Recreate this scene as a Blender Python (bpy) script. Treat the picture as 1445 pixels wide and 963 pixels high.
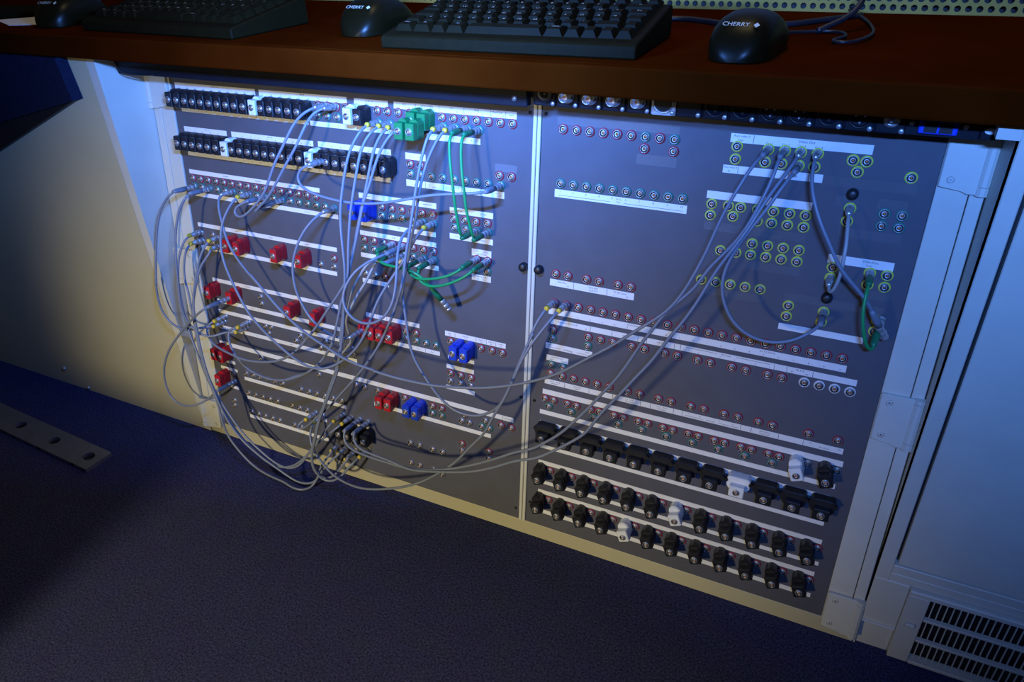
import bpy, bmesh, math, random
from mathutils import Vector, Matrix
random.seed(7)
for o in list(bpy.data.objects): bpy.data.objects.remove(o)
scn = bpy.context.scene
COL = scn.collection
R = math.radians
TILT = -R(8.0)            # the patch panels lean back by eight degrees
BASE = Vector((0, 0, .031))
ROT = Matrix.Rotation(TILT, 4, 'X')

# ------------------------------------------------------------------ camera
cam_d = bpy.data.cameras.new('camera')
cam = bpy.data.objects.new('camera', cam_d)
COL.objects.link(cam)
cam_d.sensor_width = 36.0
cam_d.lens = 36.0 * 1023.937 / 1445.0
cam_d.clip_start = .01
cam.matrix_world = Matrix([[0.901862, -0.198981, 0.383473, 0.37629], [0.430654, 0.484715, -0.761307, -0.75797], [-0.034389, 0.851738, 0.522838, 0.88898], [0, 0, 0, 1]])
scn.camera = cam

# ------------------------------------------------------------------ world, lamps, exposure
w = bpy.data.worlds.new('world'); scn.world = w; w.use_nodes = True
bg = w.node_tree.nodes['Background']
bg.inputs[0].default_value = (1.0, .82, .50, 1)
bg.inputs[1].default_value = .022
scn.view_settings.view_transform = 'Standard'
scn.view_settings.look = 'None'
scn.view_settings.exposure = 0.0
scn.view_settings.gamma = 1.0
scn.view_settings.use_curve_mapping = False

def lamp(name, kind, loc, energy, color, target=None, **kw):
    d = bpy.data.lights.new(name, kind); d.energy = energy; d.color = color
    for k, v in kw.items(): setattr(d, k, v)
    o = bpy.data.objects.new(name, d); COL.objects.link(o); o.location = loc
    if target is not None:
        o.rotation_euler = (Vector(target) - Vector(loc)).to_track_quat('-Z', 'Y').to_euler()
    return o
BLUE = lamp('blue_lamp', 'AREA', (-.03, -.322, .847), 11.5, (.10, .29, 1.0), (-.44, .52, .86), shape='RECTANGLE', size=.12, size_y=.02, spread=R(140))
BLUE2 = lamp('added_blue_fill', 'AREA', (.46, -.93, 1.04), 3.8, (.10, .29, 1.0), (.44, .08, .82), shape='RECTANGLE', size=.10, size_y=.03, spread=R(80))  # added fill lamp, spreads the blue onto the right-hand side
WARM = lamp('warm_lamp', 'SPOT', (-.48, -2.0, .78), 104.0, (1.0, .88, .54), (-.28, 0, .08), spot_size=R(46), spot_blend=.9, shadow_soft_size=.09)
TOP = lamp('ceiling_lamp', 'AREA', (.1, .25, 2.3), 6.0, (1.0, .80, .45), (.1, .2, .7), size=.5)

# ------------------------------------------------------------------ materials
MATS = {}
def mat(name, col, rough=.5, metal=0., noise=0., scale=60., bump=0., bscale=200., spec=.5, dark=None):
    if name in MATS: return MATS[name]
    m = bpy.data.materials.new(name); m.use_nodes = True
    nt = m.node_tree; b = nt.nodes['Principled BSDF']
    b.inputs['Roughness'].default_value = rough
    b.inputs['Metallic'].default_value = metal
    b.inputs['Specular IOR Level'].default_value = spec
    tc = nt.nodes.new('ShaderNodeTexCoord')
    nz = nt.nodes.new('ShaderNodeTexNoise'); nz.inputs['Scale'].default_value = scale; nz.inputs['Detail'].default_value = 4
    nt.links.new(tc.outputs['Object'], nz.inputs['Vector'])
    cr = nt.nodes.new('ShaderNodeValToRGB')
    c0 = dark if dark else tuple(c * (1 - noise) for c in col)
    c1 = col if dark else tuple(min(1, c * (1 + noise)) for c in col)
    cr.color_ramp.elements[0].position = .3; cr.color_ramp.elements[1].position = .7
    cr.color_ramp.elements[0].color = (*c0, 1); cr.color_ramp.elements[1].color = (*c1, 1)
    nt.links.new(nz.outputs['Fac'], cr.inputs['Fac'])
    nt.links.new(cr.outputs['Color'], b.inputs['Base Color'])
    if bump:
        n2 = nt.nodes.new('ShaderNodeTexNoise'); n2.inputs['Scale'].default_value = bscale; n2.inputs['Detail'].default_value = 3
        nt.links.new(tc.outputs['Object'], n2.inputs['Vector'])
        bp = nt.nodes.new('ShaderNodeBump'); bp.inputs['Strength'].default_value = bump; bp.inputs['Distance'].default_value = .002
        nt.links.new(n2.outputs['Fac'], bp.inputs['Height']); nt.links.new(bp.outputs['Normal'], b.inputs['Normal'])
    MATS[name] = m
    return m
PANEL = mat('panel_grey', (.098, .096, .115), .6, 0, .06, 25, .05, 400, spec=.25)
CREAM = mat('cream_paint', (.52, .47, .31), .5, 0, .04, 6, .04, 300, spec=.3)
CREAM2 = mat('cream_frame', (.62, .60, .52), .4, 0, .04, 20, .03, 300)
PAPER = mat('label_paper', (.80, .78, .76), .6, 0, .03, 80)
INK = mat('label_ink', (.02, .02, .03), .7)
SILVER = mat('nickel', (.58, .58, .60), .34, .7, .03, 200)
BLACKP = mat('black_plastic', (.012, .012, .016), .42, 0, .2, 90, .06, 300)
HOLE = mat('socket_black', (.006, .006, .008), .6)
COPPER = mat('copper_contact', (.70, .22, .07), .45, .2)
WHITEP = mat('white_plastic', (.80, .80, .80), .4, 0, .03, 90)
REDP = mat('red_plastic', (.50, .012, .02), .42, 0, .12, 90, .05, 300)
GREENP = mat('green_plastic', (.004, .19, .055), .45, 0, .1, 90, .05, 300)
BLUEP = mat('blue_plastic', (.006, .05, .55), .42, 0, .1, 90, .05, 300)
RINGS = {'r': mat('red_ring', (.30, .012, .03), .5), 'g': mat('teal_ring', (.012, .16, .12), .5),
         'y': mat('lime_ring', (.58, .66, .05), .5), 'w': mat('white_ring', (.7, .7, .7), .5)}
CORDG = mat('grey_cord', (.21, .235, .30), .4, 0, .05, 40)
CORDW = mat('pale_cord', (.38, .38, .39), .4, 0, .05, 40)
CORDN = mat('green_cord', (.01, .30, .09), .38, 0, .05, 40)
BOOTG = mat('grey_boot', (.20, .22, .27), .45)
BOOTN = mat('green_boot', (.008, .17, .07), .45)
YELLOW = mat('yellow_sleeve', (.75, .52, .04), .5)
WOOD = mat('brown_wood', (.055, .0088, .0009), .7, 0, 0, 9, .03, 60, spec=0, dark=(.037, .0054, .0005))
NAVY = mat('black_rail', (.007, .008, .014), .45, 0, .1, 60, spec=.2)
GREYP = mat('flange_grey', (.55, .55, .56), .35, .3)
STEEL = mat('dull_steel', (.30, .31, .34), .42, .7, .1, 40, .05, 200)
NAVYF = mat('navy_cloth', (.009, .012, .032), .85, 0, .15, 120, .2, 500, spec=.1)
PERF = mat('beige_perforated_steel', (.34, .22, .045), .6, 0, .04, 30, spec=.1)
KEYB = mat('keyboard_black', (.0085, .0060, .0018), .6, 0, .1, 90, spec=.05)
MOUSE = mat('mouse_black', (.006, .0045, .0014), .34, 0, .1, 60, spec=.14)
LEGEND = mat('legend_print', (.50, .46, .36), .5)
DARKGAP = mat('dark_gap', (.012, .011, .012), .7)
PANELW = mat('wall_paint', (.30, .28, .24), .8)
# carpet: dark blue-grey loop pile with paler flecks
def carpet():
    m = bpy.data.materials.new('carpet'); m.use_nodes = True
    nt = m.node_tree; b = nt.nodes['Principled BSDF']; b.inputs['Roughness'].default_value = .95
    b.inputs['Specular IOR Level'].default_value = .1
    tc = nt.nodes.new('ShaderNodeTexCoord')
    n1 = nt.nodes.new('ShaderNodeTexNoise'); n1.inputs['Scale'].default_value = 330; n1.inputs['Detail'].default_value = 5; n1.inputs['Roughness'].default_value = .7
    n2 = nt.nodes.new('ShaderNodeTexNoise'); n2.inputs['Scale'].default_value = 28; n2.inputs['Detail'].default_value = 4
    r1 = nt.nodes.new('ShaderNodeValToRGB'); r1.color_ramp.elements[0].position = .34; r1.color_ramp.elements[1].position = .72
    r1.color_ramp.elements[0].color = (.009, .012, .045, 1); r1.color_ramp.elements[1].color = (.105, .115, .31, 1)
    mx = nt.nodes.new('ShaderNodeMix'); mx.data_type = 'RGBA'; mx.blend_type = 'MULTIPLY'; mx.inputs['Factor'].default_value = .35
    for n in (n1, n2): nt.links.new(tc.outputs['Object'], n.inputs['Vector'])
    nt.links.new(n1.outputs['Fac'], r1.inputs['Fac'])
    nt.links.new(r1.outputs['Color'], mx.inputs[6]); nt.links.new(n2.outputs['Color'], mx.inputs[7])
    nt.links.new(mx.outputs[2], b.inputs['Base Color'])
    bp = nt.nodes.new('ShaderNodeBump'); bp.inputs['Strength'].default_value = .6; bp.inputs['Distance'].default_value = .003
    nt.links.new(n1.outputs['Fac'], bp.inputs['Height']); nt.links.new(bp.outputs['Normal'], b.inputs['Normal'])
    return m
CARPET = carpet()
def tape_mat():
    m = bpy.data.materials.new('clear_tape'); m.use_nodes = True
    nt = m.node_tree; b = nt.nodes['Principled BSDF']
    b.inputs['Base Color'].default_value = (.75, .76, .80, 1); b.inputs['Roughness'].default_value = .25
    b.inputs['Alpha'].default_value = .085
    return m
TAPE = tape_mat()
def clear_mat():
    m = bpy.data.materials.new('clear_socket'); m.use_nodes = True
    b = m.node_tree.nodes['Principled BSDF']
    b.inputs['Base Color'].default_value = (.75, .75, .80, 1); b.inputs['Roughness'].default_value = .2
    b.inputs['Metallic'].default_value = .6
    return m
CLEAR = clear_mat()

# ------------------------------------------------------------------ mesh helpers
def me_obj(name, me, parent=None, loc=(0, 0, 0), rot=None):
    o = bpy.data.objects.new(name, me); COL.objects.link(o)
    o.location = loc
    if rot is not None: o.rotation_euler = rot
    if parent is not None: o.parent = parent
    return o
def finish(bm, name, mats, smooth=False):
    bmesh.ops.recalc_face_normals(bm, faces=bm.faces)
    me = bpy.data.meshes.new(name); bm.to_mesh(me); bm.free()
    for m in (mats if isinstance(mats, (list, tuple)) else [mats]): me.materials.append(m)
    if smooth:
        for p in me.polygons: p.use_smooth = True
    return me
def bx(bm, x0, x1, y0, y1, z0, z1, mi=0):
    v = [bm.verts.new((x, y, z)) for x in (x0, x1) for y in (y0, y1) for z in (z0, z1)]
    for q in ((0, 1, 3, 2), (4, 6, 7, 5), (0, 4, 5, 1), (2, 3, 7, 6), (0, 2, 6, 4), (1, 5, 7, 3)):
        f = bm.faces.new([v[i] for i in q]); f.material_index = mi
def box_me(name, x0, x1, y0, y1, z0, z1, m, bev=0., seg=1):
    bm = bmesh.new(); bx(bm, x0, x1, y0, y1, z0, z1)
    if bev: bmesh.ops.bevel(bm, geom=bm.edges[:], offset=bev, segments=seg, affect='EDGES', profile=.5)
    return finish(bm, name, m)
def box(name, x0, x1, y0, y1, z0, z1, m, parent=None, bev=0., seg=1):
    return me_obj(name, box_me(name, x0, x1, y0, y1, z0, z1, m, bev, seg), parent)
def prism(bm, pts, a, b, axis='y', mi=0):
    """extrude polygon pts (u,v) from a to b along axis; for y: (x,z), x: (y,z), z: (x,y)"""
    def P(u, v, t): return {'y': (u, t, v), 'x': (t, u, v), 'z': (u, v, t)}[axis]
    A = [bm.verts.new(P(u, v, a)) for u, v in pts]; B = [bm.verts.new(P(u, v, b)) for u, v in pts]
    n = len(pts)
    for f in [bm.faces.new(A), bm.faces.new(B)] + [bm.faces.new((A[i], A[(i + 1) % n], B[(i + 1) % n], B[i])) for i in range(n)]:
        f.material_index = mi
def stadium(wd, ht, n=6):
    r = min(wd, ht) / 2; out = []
    if ht >= wd:
        for i in range(n + 1): a = math.pi * i / n; out.append((r * math.cos(a), ht / 2 - r + r * math.sin(a)))
        for i in range(n + 1): a = math.pi + math.pi * i / n; out.append((r * math.cos(a), -ht / 2 + r + r * math.sin(a)))
    return out
def lathe(bm, prof, seg=14, mi=None, cap0=False, cap1=False):
    """prof: (radius, distance off the panel, material index of the band that follows); axis = -y"""
    rings = []
    for r, d, *_ in prof:
        if r < 1e-6: rings.append([bm.verts.new((0, -d, 0))])
        else: rings.append([bm.verts.new((r * math.cos(2 * math.pi * i / seg), -d, r * math.sin(2 * math.pi * i / seg))) for i in range(seg)])
    for k in range(len(prof) - 1):
        A, B = rings[k], rings[k + 1]; m = prof[k][2] if len(prof[k]) > 2 else 0
        for i in range(seg):
            j = (i + 1) % seg
            if len(A) == 1 and len(B) == 1: continue
            if len(A) == 1: f = bm.faces.new((A[0], B[i], B[j]))
            elif len(B) == 1: f = bm.faces.new((A[i], A[j], B[0]))
            else: f = bm.faces.new((A[i], A[j], B[j], B[i]))
            f.material_index = m; f.smooth = True
    if cap0 and len(rings[0]) > 1: bm.faces.new(rings[0])
    if cap1 and len(rings[-1]) > 1: bm.faces.new(rings[-1])
def lathe_me(name, prof, mats, seg=14, cap0=False, cap1=False):
    bm = bmesh.new(); lathe(bm, prof, seg, cap0=cap0, cap1=cap1); return finish(bm, name, mats)
def sweep(name, pts, r, m, seg=8, caps=True):
    """round tube along a list of points"""
    pts = [Vector(p) for p in pts]; n = len(pts)
    bm = bmesh.new(); rings = []
    up = None
    for i, p in enumerate(pts):
        t = (pts[min(i + 1, n - 1)] - pts[max(i - 1, 0)])
        if t.length < 1e-9: t = Vector((0, 0, 1))
        t.normalize()
        if up is None: up = t.orthogonal().normalized()
        up = (up - t * up.dot(t)); up.normalize()
        b = t.cross(up)
        rr = r[i] if isinstance(r, list) else r
        rings.append([bm.verts.new(p + (up * math.cos(2 * math.pi * k / seg) + b * math.sin(2 * math.pi * k / seg)) * rr) for k in range(seg)])
    for A, B in zip(rings, rings[1:]):
        for k in range(seg): bm.faces.new((A[k], A[(k + 1) % seg], B[(k + 1) % seg], B[k])).smooth = True
    if caps: bm.faces.new(rings[0]); bm.faces.new(rings[-1])
    return finish(bm, name, m)
def spline(pts, step=.004, smooth=12):
    """centripetal Catmull-Rom resampled at even steps"""
    P = [Vector(p) for p in pts]
    Q = [P[0] * 2 - P[1]] + P + [P[-1] * 2 - P[-2]]
    out = []
    for i in range(1, len(Q) - 2):
        p0, p1, p2, p3 = Q[i - 1:i + 3]
        t = [0]
        for a, b in ((p0, p1), (p1, p2), (p2, p3)): t.append(t[-1] + max((b - a).length, 1e-6) ** .5)
        n = max(2, int((p2 - p1).length / step))
        for k in range(n):
            s = t[1] + (t[2] - t[1]) * k / n
            L = lambda a, b, ta, tb: a * ((tb - s) / (tb - ta)) + b * ((s - ta) / (tb - ta))
            A1 = L(p0, p1, t[0], t[1]); A2 = L(p1, p2, t[1], t[2]); A3 = L(p2, p3, t[2], t[3])
            B1 = L(A1, A2, t[0], t[2]); B2 = L(A2, A3, t[1], t[3]); out.append(L(B1, B2, t[1], t[2]))
    out.append(P[-1])
    for _ in range(smooth):
        out = out[:1] + [(out[i - 1] + out[i] * 2 + out[i + 1]) / 4 for i in range(1, len(out) - 1)] + out[-1:]
    return out
def thing(name, label, cat, loc=(0, 0, 0), rot=(0, 0, 0), group=None):
    o = bpy.data.objects.new(name, None); COL.objects.link(o); o.empty_display_size = .02
    o.location = loc; o.rotation_euler = rot; o['label'] = label; o['category'] = cat
    if group: o['group'] = group
    return o
def tag(o, label=None, cat=None, group=None, kind=None):
    if label: o['label'] = label
    if cat: o['category'] = cat
    if group: o['group'] = group
    if kind: o['kind'] = kind
    return o
TXT = {}
def text_me(s, size, m=INK):
    """lettering as flat mesh standing in the x-z plane, centred, facing -y"""
    k = (s, round(size, 4), m.name)
    if k in TXT: return TXT[k]
    c = bpy.data.curves.new('lettering', 'FONT'); c.body = s; c.size = size; c.align_x = 'CENTER'; c.align_y = 'CENTER'
    c.resolution_u = 2
    t = bpy.data.objects.new('lettering', c); COL.objects.link(t)
    bpy.context.view_layer.update()
    me = bpy.data.meshes.new_from_object(t.evaluated_get(bpy.context.evaluated_depsgraph_get()))
    bpy.data.objects.remove(t); bpy.data.curves.remove(c)
    me.transform(Matrix.Rotation(R(90), 4, 'X')); me.materials.clear(); me.materials.append(m); me.name = 'lettering'
    TXT[k] = me
    return me
def pw(x, z, d=0.):
    """panel millimetres -> world point"""
    return BASE + ROT @ Vector((x / 1000, -d / 1000, z / 1000))

# ------------------------------------------------------------------ the setting
bm = bmesh.new(); bx(bm, -3.2, 2.4, -3.2, 1.2, -.04, 0)
tag(me_obj('floor', finish(bm, 'floor', CARPET)), 'dark blue-grey flecked carpet', kind='structure')
bm = bmesh.new(); bx(bm, -3.2, 2.4, .70, .80, 0, 2.5)
tag(me_obj('wall_back', finish(bm, 'wall_back', PANELW)), kind='structure')
# low block added out of view to the left of the viewer; its end edge throws the shadow across the left part of the carpet
bm = bmesh.new(); bx(bm, -2.6, -.572, -1.02, -.94, 0, .38)
tag(me_obj('shadow_block', finish(bm, 'shadow_block', PANELW)), 'added low block out of view, shading the carpet', kind='structure')

# console carcass ------------------------------------------------------
con = thing('console_carcass', 'cream painted steel carcass of the desk around the patch panels', 'desk frame')
box('front_panel', -2.0, -.7035, 0, .02, .0, .706, CREAM, con)
bm = bmesh.new(); prism(bm, [(0, .0), (0, .706), (.125, .706), (.03, .0)], -.703, -.6852, 'x')
me_obj('cheek', finish(bm, 'cheek', CREAM2), con)
box('kick_rail', -.684, .4975, .001, .03, .0, .0305, CREAM, con, .0015)
bm = bmesh.new(); bx(bm, -.684, .4975, .14, .15, .0, .72); me_obj('back_plate', finish(bm, 'back_plate', DARKGAP), con)
for (x, z) in ((-1.102, .043), (-1.041, .008)):
    o = me_obj('screw', lathe_me('screw', [(.004, 0), (.0045, .003), (.003, .0045), (0, .0046)], SILVER, 10), con, (x, 0, z))
o = box('catch', -1.012, -.992, -.016, -.004, .6985, .7045, SILVER, con, .001)

# desktop
desk = thing('wooden_desk', 'reddish brown wooden desktop with rounded front edge', 'desk')
box('board', -2.0, 1.3, -.0088, .56, .724, .7383, WOOD, desk)
box('front_lip', -2.0, 1.3, -.0205, -.009, .7072, .7383, WOOD, desk, .0025, 2)

# perforated sheet at the back of the desk -----------------------------
perf = thing('perforated_back_panel', 'beige perforated steel sheet rising behind the desktop', 'panel', (0, .405, .7383))
bm = bmesh.new()
px_, pz_, rh = .0125, .0108, .0041
for rI in range(7):
    for cI in range(int(2.9 / px_)):
        ccx = -1.75 + cI * px_ + (px_ / 2 if rI % 2 else 0); ccz = .002 + pz_ / 2 + rI * pz_
        inner = []; outer = []
        for k in range(8):
            a = math.pi / 4 * k + math.pi / 8
            inner.append(bm.verts.new((ccx + rh * math.cos(a), 0, ccz + rh * math.sin(a))))
            m_ = max(abs(math.cos(a)) / (px_ / 2), abs(math.sin(a)) / (pz_ / 2))
            outer.append(bm.verts.new((ccx + math.cos(a) / m_, 0, ccz + math.sin(a) / m_)))
        cor = [bm.verts.new((ccx + sx * px_ / 2, 0, ccz + sz * pz_ / 2)) for sx, sz in ((1, 1), (-1, 1), (-1, -1), (1, -1))]
        for k in range(8):
            j = (k + 1) % 8
            bm.faces.new((inner[k], outer[k], outer[j], inner[j]))
        for k, q in enumerate(cor): bm.faces.new((outer[(2 * k) % 8], q, outer[(2 * k + 1) % 8]))
me = finish(bm, 'sheet', PERF); me_obj('sheet', me, perf)
box('bottom_fold', -1.75, 1.15, -.0005, .012, 0, .002, PERF, perf)
box('backing', -1.75, 1.15, .03, .04, 0, .12, DARKGAP, perf)

# cabinet on the right ---------------------------------------------------
cab = thing('equipment_cabinet', 'cream steel cabinet with flush door at the right of the patch panels', 'cabinet', (.4985, 0, 0))
X = -.4985
def cbox(name, x0, x1, y0, y1, z0, z1, m, parent=cab, bev=0., seg=1): return box(name, x0 + X, x1 + X, y0, y1, z0, z1, m, parent, bev, seg)
cbox('side_panel', .4985, .5005, .002, .45, .0, .722, CREAM2)
cbox('stile', .4985, .5148, 0, .018, .054, .7085, CREAM2, cab, .001)
cbox('bottom_rail', .5148, 1.2, 0, .018, .134, .148, CREAM2, cab, .001)
cbox('lower_rail', .5148, 1.2, -.0015, .018, .1492, .1632, CREAM2, cab, .001)
cbox('stile_foot', .4985, .5395, -.0005, .018, .0525, .134, CREAM2, cab, .001)
cbox('plinth', .4985, .5395, .006, .03, .0, .0522, CREAM2, cab)
cbox('ledge', .4985, .5395, -.004, .006, .0522, .0545, CREAM2, cab, .0008)
cbox('dark_slot', .5150, 1.2, .010, .02, .160, .722, DARKGAP)  # black plate behind the slot around the door
cbox('door', .5186, 1.2, .0005, .022, .1645, .722, CREAM2, cab, .001)
cbox('top_bracket', .4795, .4983, -.003, .012, .692, .722, CREAM2)
# ventilation cover with bars
vent = thing('vent_cover', 'cream louvred vent cover with dark slots low on the right cabinet', 'vent', (.5395, -.006, 0))
def vbox(name, x0, x1, y0, y1, z0, z1, m, bev=.0006): return box(name, x0 - .5395, x1 - .5395, y0 + .006, y1 + .006, z0, z1, m, vent, bev)
vbox('frame_top', .5398, 1.2, -.0065, .008, .1245, .1330, CREAM2, .0015)
vbox('frame_side', .5398, .5640, -.0050, .008, .003, .1240, CREAM2)
vbox('frame_bottom', .5645, 1.2, -.0065, .008, .003, .0085, CREAM2, .001)
vbox('dark_void', .5640, 1.2, .0095, .012, .0, .126, HOLE, 0)
vbox('latch', .5460, .5575, -.0100, -.0052, .0715, .0775, CREAM2, .001)
for zc in (.0870, .0475): vbox('cross_bar', .5645, 1.2, -.0050, .002, zc - .002, zc + .002, CREAM2)
sm = box_me('slat', -.0006, .0006, .004, .0065, .0088, .1240, CREAM2)
for k in range(26): me_obj('slat', sm, vent, (.5705 - .5395 + .0074 * k, .004, 0))

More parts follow.
